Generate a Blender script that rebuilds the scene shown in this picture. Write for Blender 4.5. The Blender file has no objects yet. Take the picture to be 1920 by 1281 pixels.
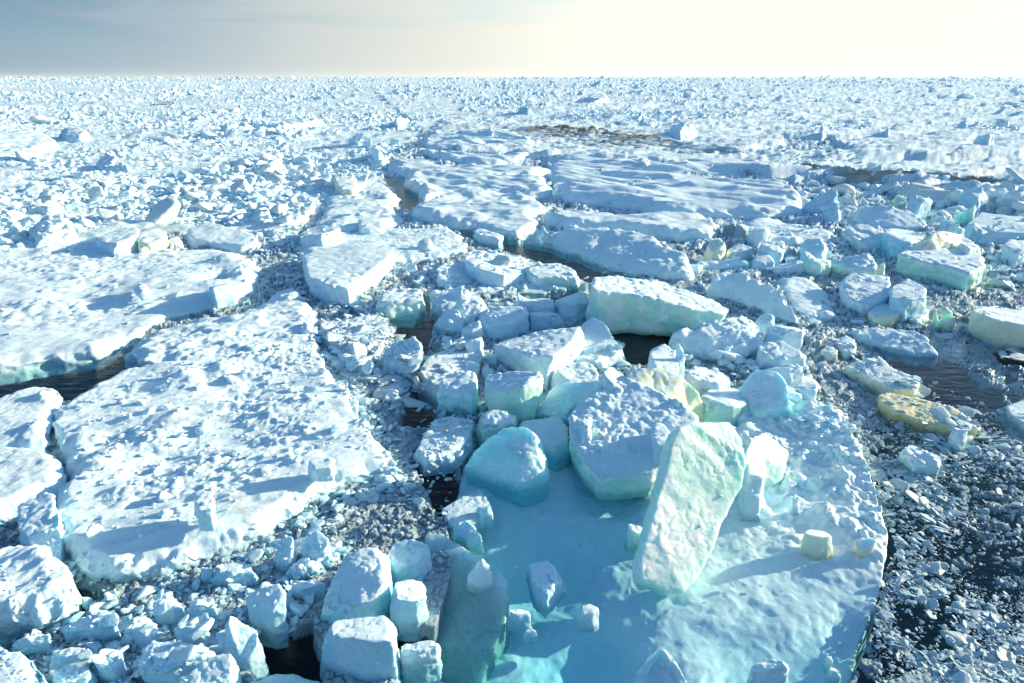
import bpy, bmesh, math, random
import numpy as np
from mathutils import Vector, Matrix
from mathutils.bvhtree import BVHTree

# ------------------------------------------------------------------ camera, sky, sun, exposure
S = bpy.context.scene
COL = S.collection
PITCH = math.radians(21.2)
CAM_H = 8.0
F = 1280.0                       # focal length in pixels of the 1920 wide photograph
cam = bpy.data.cameras.new('camera'); cam.sensor_width = 36; cam.lens = 24
cam.clip_start = 0.1; cam.clip_end = 60000
camo = bpy.data.objects.new('camera', cam); COL.objects.link(camo)
camo.location = (0, 0, CAM_H); camo.rotation_euler = (math.pi/2 - PITCH, 0, 0)
S.camera = camo

SUN_EL = math.radians(15)
SUN_AZ = math.radians(72.0)      # clockwise from the view direction (+Y)
SUN_DIR = Vector((math.sin(SUN_AZ)*math.cos(SUN_EL), math.cos(SUN_AZ)*math.cos(SUN_EL), math.sin(SUN_EL)))
sl = bpy.data.lights.new('sun', 'SUN'); sl.energy = 5.0; sl.angle = math.radians(0.6); sl.color = (1.0, 0.83, 0.57)
slo = bpy.data.objects.new('sun', sl); COL.objects.link(slo)
slo.rotation_euler = SUN_DIR.to_track_quat('Z', 'Y').to_euler()
slo.location = SUN_DIR*100

W = bpy.data.worlds.new('World'); S.world = W; W.use_nodes = True
def world():
    nt = W.node_tree; nt.nodes.clear(); N = nt.nodes.new; L = nt.links.new
    out = N('ShaderNodeOutputWorld')
    tc = N('ShaderNodeTexCoord'); nrm = N('ShaderNodeVectorMath'); nrm.operation = 'NORMALIZE'
    L(tc.outputs['Generated'], nrm.inputs[0])
    sky = N('ShaderNodeTexSky'); sky.sky_type = 'NISHITA'; sky.sun_disc = False
    sky.sun_elevation = SUN_EL; sky.sun_rotation = SUN_AZ; sky.ozone_density = 1.0; sky.air_density = 1.0; sky.dust_density = 0.6
    b1 = N('ShaderNodeBackground'); b1.inputs['Strength'].default_value = 0.105
    tn = N('ShaderNodeMix'); tn.data_type = 'RGBA'; tn.blend_type = 'MULTIPLY'; tn.inputs[0].default_value = 1.0; tn.inputs[7].default_value = (0.42, 0.80, 1.10, 1)
    L(sky.outputs[0], tn.inputs[6]); L(tn.outputs[2], b1.inputs[0])
    # thin high cloud veil: brighter and creamier towards the sun, thickest near the horizon
    dot = N('ShaderNodeVectorMath'); dot.operation = 'DOT_PRODUCT'; dot.inputs[1].default_value = (math.sin(SUN_AZ), math.cos(SUN_AZ), 0)
    L(nrm.outputs[0], dot.inputs[0])
    sep = N('ShaderNodeSeparateXYZ'); L(nrm.outputs[0], sep.inputs[0])
    mp = N('ShaderNodeMapping'); mp.inputs['Scale'].default_value = (2.2, 2.2, 16.0); mp.inputs['Rotation'].default_value = (0.0, 0.10, 0.0)
    L(nrm.outputs[0], mp.inputs[0])
    nz = N('ShaderNodeTexNoise'); nz.inputs['Scale'].default_value = 1.7; nz.inputs['Detail'].default_value = 7; nz.inputs['Roughness'].default_value = 0.55
    nz.inputs['Distortion'].default_value = 0.6
    L(mp.outputs[0], nz.inputs[0])
    ramp = N('ShaderNodeValToRGB'); cr = ramp.color_ramp
    mr = N('ShaderNodeMapRange'); mr.inputs[1].default_value = -1; mr.inputs[2].default_value = 1; L(dot.outputs['Value'], mr.inputs[0])
    cr.elements[0].position = 0.0; cr.elements[0].color = (0.05, 0.12, 0.19, 1)
    cr.elements[1].position = 1.0; cr.elements[1].color = (0.75, 0.68, 0.52, 1)
    for p, c in ((0.28, (0.13, 0.195, 0.26, 1)), (0.37, (0.175, 0.24, 0.29, 1)), (0.45, (0.235, 0.295, 0.33, 1)), (0.53, (0.35, 0.38, 0.37, 1)), (0.62, (0.46, 0.46, 0.42, 1)), (0.70, (0.56, 0.555, 0.485, 1)), (0.85, (0.59, 0.575, 0.49, 1))):
        e = cr.elements.new(p); e.color = c
    L(mr.outputs[0], ramp.inputs[0])
    b2 = N('ShaderNodeBackground'); b2.inputs['Strength'].default_value = 1.0
    lf = N('ShaderNodeMapRange'); lf.interpolation_type = 'SMOOTHSTEP'; lf.inputs[1].default_value = 0.22; lf.inputs[2].default_value = -0.30; L(dot.outputs['Value'], lf.inputs[0])
    hh = N('ShaderNodeMapRange'); hh.interpolation_type = 'SMOOTHSTEP'; hh.inputs[1].default_value = 0.015; hh.inputs[2].default_value = 0.12; L(sep.outputs['Z'], hh.inputs[0])
    nn = N('ShaderNodeMapRange'); nn.inputs[1].default_value = 0.62; nn.inputs[2].default_value = 0.40; nn.inputs[3].default_value = 0.15; nn.inputs[4].default_value = 1.0; L(nz.outputs['Fac'], nn.inputs[0])
    m1 = N('ShaderNodeMath'); m1.operation = 'MULTIPLY'; L(lf.outputs[0], m1.inputs[0]); L(hh.outputs[0], m1.inputs[1])
    m2 = N('ShaderNodeMath'); m2.operation = 'MULTIPLY'; L(m1.outputs[0], m2.inputs[0]); L(nn.outputs[0], m2.inputs[1])
    sc_ = N('ShaderNodeMix'); sc_.data_type = 'RGBA'; sc_.blend_type = 'MIX'; L(m2.outputs[0], sc_.inputs[0]); L(ramp.outputs[0], sc_.inputs[6]); sc_.inputs[7].default_value = (0.045, 0.115, 0.20, 1)
    L(sc_.outputs[2], b2.inputs[0])
    # veil amount
    el = N('ShaderNodeMapRange'); el.interpolation_type = 'SMOOTHSTEP'
    el.inputs[1].default_value = 0.0; el.inputs[2].default_value = 0.32; el.inputs[3].default_value = 1.0; el.inputs[4].default_value = 0.0
    L(sep.outputs['Z'], el.inputs[0])
    cl = N('ShaderNodeMapRange'); cl.inputs[1].default_value = 0.38; cl.inputs[2].default_value = 0.66; cl.inputs[3].default_value = -0.10; cl.inputs[4].default_value = 0.35
    L(nz.outputs['Fac'], cl.inputs[0])
    # the cloud texture only shows where the veil is not at full thickness
    hm = N('ShaderNodeMapRange'); hm.inputs[1].default_value = 0.0; hm.inputs[2].default_value = 0.09; L(sep.outputs['Z'], hm.inputs[0])
    mm = N('ShaderNodeMath'); mm.operation = 'MULTIPLY'; L(cl.outputs[0], mm.inputs[0]); L(hm.outputs[0], mm.inputs[1])
    ad = N('ShaderNodeMath'); ad.operation = 'ADD'; ad.use_clamp = True; L(el.outputs[0], ad.inputs[0]); L(mm.outputs[0], ad.inputs[1])
    ms = N('ShaderNodeMixShader'); L(ad.outputs[0], ms.inputs[0]); L(b1.outputs[0], ms.inputs[1]); L(b2.outputs[0], ms.inputs[2])
    L(ms.outputs[0], out.inputs['Surface'])
world()
vs = S.view_settings; vs.view_transform = 'Standard'; vs.look = 'None'; vs.exposure = 0.9; vs.gamma = 1.0; vs.use_curve_mapping = False
S.render.engine = 'CYCLES'
S.cycles.max_bounces = 8; S.cycles.diffuse_bounces = 4; S.cycles.glossy_bounces = 3; S.cycles.transparent_max_bounces = 10; S.cycles.volume_bounces = 1
S.cycles.use_denoising = True
S.cycles.use_adaptive_sampling = True; S.cycles.adaptive_threshold = 0.02
S.cycles.caustics_reflective = False; S.cycles.caustics_refractive = False

CP, SP = math.cos(PITCH), math.sin(PITCH)
def ray(px, py):
    u = (px-960)/F; v = (py-640.5)/F
    return u, CP - v*SP, -SP - v*CP
def P3(px, py, z=0.0):
    dx, dy, dz = ray(px, py); t = (z-CAM_H)/dz
    return Vector((dx*t, dy*t, z))
def depth_at(px, py): return (CAM_H)/(SP + (py-640.5)/F*CP)
def proj(x, y, z):
    dz = z-CAM_H
    zc = y*CP - dz*SP; yc = y*SP + dz*CP
    zc = np.maximum(zc, 0.05)
    return 960 + F*x/zc, 640.5 - F*yc/zc

# ------------------------------------------------------------------ noise
def _hash(ix, iy, iz, seed):
    h = (ix.astype(np.int64)*374761393 + iy.astype(np.int64)*668265263 + iz.astype(np.int64)*2147483647 + seed*974634777) & 0xFFFFFFFF
    h = ((h ^ (h >> 13))*1274126177) & 0xFFFFFFFF
    h = ((h ^ (h >> 16))*2246822519) & 0xFFFFFFFF
    return ((h ^ (h >> 15)) & 0xFFFFFF)/float(0xFFFFFF)
def vnoise(x, y, z, seed=0):
    xi = np.floor(x); yi = np.floor(y); zi = np.floor(z)
    fx = x-xi; fy = y-yi; fz = z-zi
    fx = fx*fx*fx*(fx*(fx*6-15)+10); fy = fy*fy*fy*(fy*(fy*6-15)+10); fz = fz*fz*fz*(fz*(fz*6-15)+10)
    r = 0
    for a in (0, 1):
        wx = fx if a else 1-fx
        for b in (0, 1):
            wy = fy if b else 1-fy
            for c in (0, 1):
                wz = fz if c else 1-fz
                r = r + wx*wy*wz*_hash(xi+a, yi+b, zi+c, seed)
    return r*2-1
def vnoise2(x, y, seed=0):
    xi = np.floor(x); yi = np.floor(y); fx = x-xi; fy = y-yi
    fx = fx*fx*(3-2*fx); fy = fy*fy*(3-2*fy); z0 = np.zeros_like(xi)
    r = (_hash(xi, yi, z0, seed)*(1-fx)+_hash(xi+1, yi, z0, seed)*fx)*(1-fy) + (_hash(xi, yi+1, z0, seed)*(1-fx)+_hash(xi+1, yi+1, z0, seed)*fx)*fy
    return r*2-1
def fbm2(x, y, octs=4, seed=0, gain=0.5):
    a = 1; s = 0; t = 0
    for o in range(octs):
        s = s + a*vnoise2(x*2**o+o*17.3, y*2**o-o*9.1, seed+o); t += a; a *= gain
    return s/t
def fbm3(p, f, octs=3, seed=0, gain=0.5):
    a = 1; s = 0; t = 0
    for o in range(octs):
        k = f*2**o
        s = s + a*vnoise(p[:, 0]*k+o*7.1, p[:, 1]*k+o*3.3, p[:, 2]*k, seed+o); t += a; a *= gain
    return s/t
def worley2(x, y, seed=0):
    xi = np.floor(x); yi = np.floor(y)
    f1 = np.full(x.shape, 9.0); f2 = np.full(x.shape, 9.0); cid = np.zeros(x.shape); cx = np.zeros(x.shape); cy = np.zeros(x.shape)
    z0 = np.zeros_like(xi)
    for a in (-1, 0, 1):
        for b in (-1, 0, 1):
            gx = xi+a; gy = yi+b
            qx = gx+_hash(gx, gy, z0, seed); qy = gy+_hash(gx, gy, z0+1, seed)
            d = np.sqrt((qx-x)**2+(qy-y)**2)
            n = d < f1
            f2 = np.where(n, f1, np.minimum(f2, d)); f1 = np.where(n, d, f1)
            cid = np.where(n, _hash(gx, gy, z0+2, seed), cid); cx = np.where(n, x-qx, cx); cy = np.where(n, y-qy, cy)
    return f1, f2, cid, cx, cy
def smooth01(t): t = np.clip(t, 0, 1); return t*t*(3-2*t)
def inpoly(px, py, poly):
    r = np.zeros(px.shape, bool); n = len(poly)
    for i in range(n):
        x1, y1 = poly[i][:2]; x2, y2 = poly[(i+1) % n][:2]
        if y1 == y2: continue
        c = ((y1 > py) != (y2 > py)) & (px < (x2-x1)*(py-y1)/(y2-y1)+x1)
        r ^= c
    return r
def polydist(px, py, poly):          # signed distance, positive inside
    d = np.full(px.shape, 1e9); n = len(poly)
    for i in range(n):
        x1, y1 = poly[i][:2]; x2, y2 = poly[(i+1) % n][:2]
        ex = x2-x1; ey = y2-y1; t = np.clip(((px-x1)*ex+(py-y1)*ey)/(ex*ex+ey*ey+1e-9), 0, 1)
        d = np.minimum(d, (px-x1-t*ex)**2+(py-y1-t*ey)**2)
    d = np.sqrt(d); return np.where(inpoly(px, py, poly), d, -d)

# ------------------------------------------------------------------ materials
class NB:
    def __init__(s, name):
        s.m = bpy.data.materials.new(name); s.m.use_nodes = True; s.nt = s.m.node_tree; s.nt.nodes.clear()
        s.out = s.nt.nodes.new('ShaderNodeOutputMaterial')
    def n(s, t, **k):
        o = s.nt.nodes.new('ShaderNode'+t)
        for a, b in k.items(): setattr(o, a, b)
        return o
    def l(s, a, b): s.nt.links.new(a, b)
    def noise(s, vec, scale, detail=4, rough=0.55, dist=0.0):
        t = s.n('TexNoise'); t.inputs['Scale'].default_value = scale; t.inputs['Detail'].default_value = detail
        t.inputs['Roughness'].default_value = rough; t.inputs['Distortion'].default_value = dist; s.l(vec, t.inputs['Vector']); return t.outputs['Fac']
    def rng(s, v, a, b, c=0.0, d=1.0, sm=True):
        t = s.n('MapRange'); t.interpolation_type = 'SMOOTHSTEP' if sm else 'LINEAR'
        for i, q in enumerate((a, b, c, d)): t.inputs[i+1].default_value = q
        s.l(v, t.inputs[0]); return t.outputs[0]
    def math(s, op, a, b):
        t = s.n('Math', operation=op)
        for i, q in enumerate((a, b)):
            if isinstance(q, (int, float)): t.inputs[i].default_value = q
            else: s.l(q, t.inputs[i])
        return t.outputs[0]
    def mix(s, f, a, b):
        t = s.n('Mix', data_type='RGBA')
        if isinstance(f, float): t.inputs[0].default_value = f
        else: s.l(f, t.inputs[0])
        for i, q in ((6, a), (7, b)):
            if isinstance(q, tuple): t.inputs[i].default_value = q + (1,)
            else: s.l(q, t.inputs[i])
        return t.outputs[2]

SNOW = (0.72, 0.90, 0.95)
def ice_mat(name, pale, deep, body=0.0, snow=1.0, wet=0.6, wetcol=(0.16, 0.50, 0.55), dirt=0.0, dirtcol=(0.30, 0.24, 0.17), sss=0.25, radius=0.25,
            rough=(0.35, 0.7), bump=0.5, bscale=1.0, rad=(0.25, 0.8, 1.0), facet=False, attr=False, spec=0.35, bands=False):
    """snow-covered or bare glacier ice; deep colour bands inside the body, loose snow where it can lie, wet dark ice at the waterline"""
    b = NB(name)
    geo = b.n('NewGeometry'); pos = geo.outputs['Position']
    sp = b.n('SeparateXYZ'); b.l(pos, sp.inputs[0]); sn = b.n('SeparateXYZ'); b.l(geo.outputs['True Normal'], sn.inputs[0])
    big = b.noise(pos, 0.9*bscale, 5, 0.55, 0.4); med = b.noise(pos, 4.5*bscale, 5, 0.6); fin = b.noise(pos, 26*bscale, 4, 0.65)
    f = b.rng(big, 0.28, 0.72) if not bands else b.rng(b.noise(pos, 1.6*bscale, 5, 0.55, 0.8), 0.32, 0.68)
    col = b.mix(f, pale, deep)
    col = b.mix(b.rng(fin, 0.45, 0.75, 0, 0.35), col, tuple(min(1, c*1.25) for c in pale))
    if snow > 0:
        up = b.math('ADD', sn.outputs['Z'], b.math('MULTIPLY', b.math('SUBTRACT', med, 0.5), 0.9))
        sm = b.rng(up, 0.92-0.62*snow, 1.12-0.62*snow)
        col = b.mix(sm, col, SNOW)
    if wet > 0:
        h = b.math('ADD', sp.outputs['Z'], b.math('MULTIPLY', b.math('SUBTRACT', med, 0.5), -0.25*1.0))
        col = b.mix(b.rng(h, 0.02, 0.22, wet, 0.0), col, wetcol)
    if dirt > 0:
        dn = b.noise(pos, 0.35*bscale, 7, 0.68, 0.8); dm = b.math('MULTIPLY', b.rng(dn, 0.60-0.14*dirt, 0.72-0.1*dirt), b.rng(fin, 0.3, 0.6, 0.35, 1.0))
        col = b.mix(b.math('MULTIPLY', dm, min(1.0, 0.45+0.4*dirt)), col, dirtcol)
    if attr:
        at = b.n('Attribute', attribute_name='tint'); t = at.outputs['Fac']
        col = b.mix(b.rng(t, 0.55, 0.95, 0, 0.55), col, deep)
        col = b.mix(b.rng(t, 0.0, 0.12, 0.35, 0.0), col, (0.62, 0.64, 0.56))
    pr = b.n('BsdfPrincipled'); b.l(col, pr.inputs['Base Color'])
    rg = b.rng(med, 0.35, 0.65, rough[0], rough[1]); b.l(rg, pr.inputs['Roughness'])
    pr.inputs['Specular IOR Level'].default_value = spec; pr.inputs['IOR'].default_value = 1.31
    if sss > 0:
        pr.subsurface_method = 'RANDOM_WALK' if False else 'BURLEY'
        pr.inputs['Subsurface Weight'].default_value = sss; pr.inputs['Subsurface Radius'].default_value = rad
        pr.inputs['Subsurface Scale'].default_value = radius
    hgt = b.math('ADD', b.math('MULTIPLY', b.noise(pos, 14*bscale, 6, 0.7), 0.6), b.math('MULTIPLY', b.noise(pos, 60*bscale, 3, 0.7), 0.3))
    bp = b.n('Bump'); bp.inputs['Strength'].default_value = bump; bp.inputs['Distance'].default_value = 0.05/bscale
    b.l(hgt, bp.inputs['Height']); b.l(bp.outputs[0], pr.inputs['Normal'])
    b.l(pr.outputs[0], b.out.inputs['Surface'])
    return b.m
M = {}
M['snow'] = ice_mat('snow_covered_ice', (0.74, 0.88, 0.95), (0.50, 0.76, 0.88), snow=0.9, wet=0.55, sss=0.2, radius=0.15, bump=0.6)
M['floe'] = ice_mat('floe_snow', (0.76, 0.89, 0.95), (0.48, 0.75, 0.89), dirt=0.1, snow=0.55, wet=0.6, sss=0.15, radius=0.12, bump=0.7)
M['block'] = ice_mat('blue_white_ice', (0.54, 0.77, 0.89), (0.34, 0.62, 0.79), snow=0.5, wet=0.4, wetcol=(0.14, 0.40, 0.50), sss=0.15, radius=0.2, bump=0.5)
M['teal'] = ice_mat('turquoise_ice', (0.64, 0.92, 0.94), (0.27, 0.78, 0.83), snow=0.75, wet=0.6, wetcol=(0.10, 0.58, 0.62), sss=0.4, radius=0.3, bump=0.4, rough=(0.2, 0.5), spec=0.5)
M['green'] = ice_mat('sea_green_ice', (0.80, 0.94, 0.90), (0.42, 0.85, 0.70), rad=(0.35, 1.0, 0.75), snow=0.6, wet=0.6, wetcol=(0.10, 0.48, 0.38), sss=0.4, radius=0.3, bump=0.4, rough=(0.2, 0.55), spec=0.5, bands=True)
M['mint'] = ice_mat('pale_mint_ice', (0.88, 0.95, 0.92), (0.48, 0.92, 0.76), rad=(0.35, 1.0, 0.75), snow=0.3, wet=0.3, wetcol=(0.30, 0.70, 0.60), sss=0.5, radius=0.35, bump=0.4, rough=(0.25, 0.5), spec=0.45)
M['glass'] = ice_mat('grey_green_clear_ice', (0.46, 0.68, 0.66), (0.26, 0.50, 0.48), snow=0.35, wet=0.7, wetcol=(0.10, 0.34, 0.32), sss=0.4, radius=0.5, bump=0.3, rough=(0.12, 0.35), spec=0.6)
M['yellow'] = ice_mat('yellowed_ice', (0.88, 0.90, 0.72), (0.78, 0.80, 0.58), snow=0.2, wet=0.5, wetcol=(0.44, 0.52, 0.36), sss=0.35, radius=0.3, bump=0.5)
M['amber'] = ice_mat('amber_ice', (0.82, 0.80, 0.54), (0.72, 0.68, 0.40), snow=0.0, wet=0.5, wetcol=(0.34, 0.30, 0.13), sss=0.3, radius=0.3, bump=0.6)
M['grey'] = ice_mat('grey_slush_ice', (0.55, 0.68, 0.74), (0.34, 0.44, 0.48), snow=0.5, wet=0.7, wetcol=(0.12, 0.22, 0.25), dirt=0.6, sss=0.1, radius=0.1, bump=0.8)
M['dirty'] = ice_mat('sediment_stained_ice', (0.52, 0.57, 0.55), (0.36, 0.38, 0.35), snow=0.35, wet=0.4, dirt=1.4, sss=0.0, bump=0.8, bscale=0.35)
M['dark'] = ice_mat('dark_wet_ice', (0.06, 0.07, 0.07), (0.03, 0.04, 0.04), snow=0.1, wet=0.3, wetcol=(0.02, 0.03, 0.03), sss=0.0, bump=0.6)
M['shelf'] = ice_mat('submerged_ice', (0.90, 0.97, 0.96), (0.46, 0.82, 0.90), bands=True, snow=0.5, wet=0.0, sss=0.0, bump=0.35, rough=(0.2, 0.5))
M['brash'] = ice_mat('brash_ice', (0.66, 0.80, 0.87), (0.38, 0.55, 0.64), snow=0.6, wet=0.4, wetcol=(0.16, 0.30, 0.35), sss=0.0, bump=0.5, attr=True, spec=0.5, rough=(0.2, 0.6))
M['slush'] = ice_mat('slush_ice', (0.48, 0.64, 0.72), (0.24, 0.35, 0.42), snow=0.45, wet=0.5, wetcol=(0.05, 0.10, 0.135), dirt=0.0, sss=0.0, bump=0.7, rough=(0.15, 0.5), spec=0.5)
M['rubble'] = ice_mat('rubble_snow', (0.78, 0.90, 0.95), (0.50, 0.76, 0.88), snow=0.9, wet=0.3, sss=0.0, bump=0.5, bscale=0.4, attr=True)
M['pack'] = ice_mat('pack_ice_snow', (0.76, 0.88, 0.94), (0.56, 0.78, 0.89), snow=0.8, wet=0.25, dirt=0.3, sss=0.0, bump=0.7, bscale=0.25)

def water_mat():
    b = NB('sea_water'); geo = b.n('NewGeometry')
    mp = b.n('Mapping'); mp.inputs['Scale'].default_value = (1.0, 2.2, 1.0); mp.inputs['Rotation'].default_value = (0, 0, 0.5); b.l(geo.outputs['Position'], mp.inputs[0])
    h = b.math('ADD', b.noise(mp.outputs[0], 1.6, 3, 0.5, 0.3), b.math('MULTIPLY', b.noise(mp.outputs[0], 8, 3, 0.6), 0.25))
    bp = b.n('Bump'); bp.inputs['Strength'].default_value = 0.5; bp.inputs['Distance'].default_value = 0.06; b.l(h, bp.inputs['Height'])
    gl = b.n('BsdfGlossy'); gl.inputs['Roughness'].default_value = 0.08; b.l(bp.outputs[0], gl.inputs['Normal'])
    dt = b.n('VectorMath', operation='DOT_PRODUCT'); b.l(geo.outputs['Incoming'], dt.inputs[0]); b.l(bp.outputs[0], dt.inputs[1])
    ca = b.math('SUBTRACT', 1.0, b.math('ABSOLUTE', dt.outputs['Value'], 0.0)); fq = b.math('ADD', b.math('MULTIPLY', b.math('POWER', ca, 5.0), 0.98), 0.02)
    tr = b.n('BsdfTransparent'); mx = b.n('MixShader'); b.l(fq, mx.inputs[0]); b.l(tr.outputs[0], mx.inputs[1]); b.l(gl.outputs[0], mx.inputs[2])
    b.l(mx.outputs[0], b.out.inputs['Surface'])
    ab = b.n('VolumeAbsorption'); ab.inputs['Color'].default_value = (0.0, 0.78, 0.87, 1); ab.inputs['Density'].default_value = 0.42
    b.l(ab.outputs[0], b.out.inputs['Volume'])
    return b.m
M['water'] = water_mat()
def haze_mat():
    b = NB('sea_haze'); p = b.n('VolumePrincipled'); p.inputs['Color'].default_value = (1.0, 0.98, 0.94, 1); p.inputs['Density'].default_value = 0.000035; p.inputs['Anisotropy'].default_value = 0.3
    b.l(p.outputs[0], b.out.inputs['Volume']); return b.m
M['haze'] = haze_mat()
def bed_mat():
    b = NB('deep_sea_bed'); p = b.n('BsdfPrincipled'); p.inputs['Base Color'].default_value = (0.015, 0.03, 0.035, 1); p.inputs['Roughness'].default_value = 0.9
    b.l(p.outputs[0], b.out.inputs['Surface']); return b.m
M['bed'] = bed_mat()

# ------------------------------------------------------------------ mesh helpers
def mesh_from(name, V, Fc, mat, smooth=True, tint=None):
    V = np.asarray(V, np.float32); Fc = np.asarray(Fc, np.int32)
    me = bpy.data.meshes.new(name); k = Fc.shape[1]
    me.vertices.add(len(V)); me.vertices.foreach_set('co', V.ravel())
    me.loops.add(Fc.size); me.loops.foreach_set('vertex_index', Fc.ravel())
    me.polygons.add(len(Fc)); me.polygons.foreach_set('loop_start', np.arange(len(Fc), dtype=np.int32)*k)
    me.polygons.foreach_set('loop_total', np.full(len(Fc), k, np.int32)) if False else None
    me.update(calc_edges=True)
    me.polygons.foreach_set('use_smooth', np.full(len(Fc), smooth))
    if tint is not None:
        a = me.attributes.new('tint', 'FLOAT', 'POINT'); a.data.foreach_set('value', tint.astype(np.float32))
    me.materials.append(M[mat]); me.validate() if False else None
    return me
def link(name, me, parent=None):
    o = bpy.data.objects.new(name, me); COL.objects.link(o)
    if parent: o.parent = parent
    return o
def tag(o, label, cat, group=None, kind=None):
    if label: o['label'] = label
    if cat: o['category'] = cat
    if group: o['group'] = group
    if kind: o['kind'] = kind
    return o
def vnormals(V, Q):
    d1 = V[Q[:, 2]]-V[Q[:, 0]]; d2 = V[Q[:, 3]]-V[Q[:, 1]] if Q.shape[1] == 4 else V[Q[:, 1]]-V[Q[:, 0]]
    n = np.cross(d1, d2) if Q.shape[1] == 4 else np.cross(d2, d1)
    N = np.zeros_like(V)
    for c in range(Q.shape[1]):
        for a in range(3): N[:, a] += np.bincount(Q[:, c], n[:, a], len(V))
    return N/(np.linalg.norm(N, axis=1, keepdims=True)+1e-12)
def laplace(V, Q, it, k=0.5):
    k_ = Q.shape[1]
    e = np.concatenate([Q[:, [i, (i+1) % k_]] for i in range(k_)]); a = np.concatenate([e[:, 0], e[:, 1]]); b = np.concatenate([e[:, 1], e[:, 0]])
    cnt = np.bincount(a, minlength=len(V)).astype(float)[:, None]
    for _ in range(it):
        s = np.stack([np.bincount(a, V[b, c], len(V)) for c in range(3)], 1)
        V = V*(1-k)+k*s/np.maximum(cnt, 1)
    return V

def remesh_poly(top, bot, voxel):
    n = len(top); bm = bmesh.new()
    vt = [bm.verts.new(p) for p in top]; vb = [bm.verts.new(p) for p in bot]
    bm.faces.new(vt); bm.faces.new(list(reversed(vb)))
    for i in range(n): bm.faces.new((vt[i], vb[i], vb[(i+1) % n], vt[(i+1) % n]))
    bmesh.ops.triangulate(bm, faces=list(bm.faces)); bmesh.ops.recalc_face_normals(bm, faces=list(bm.faces))
    me = bpy.data.meshes.new('tmp'); bm.to_mesh(me); bm.free()
    o = bpy.data.objects.new('tmp', me); COL.objects.link(o)
    md = o.modifiers.new('r', 'REMESH'); md.mode = 'VOXEL'; md.voxel_size = voxel
    dg = bpy.context.evaluated_depsgraph_get(); dg.update(); ev = o.evaluated_get(dg).to_mesh()
    V = np.empty(len(ev.vertices)*3, np.float32); ev.vertices.foreach_get('co', V); V = V.reshape(-1, 3).astype(np.float64)
    L = np.empty(len(ev.loops), np.int32); ev.loops.foreach_get('vertex_index', L); Q = L.reshape(-1, 4)
    o.evaluated_get(dg).to_mesh_clear()
    bpy.data.objects.remove(o); bpy.data.meshes.remove(me)
    return V, Q

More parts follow.
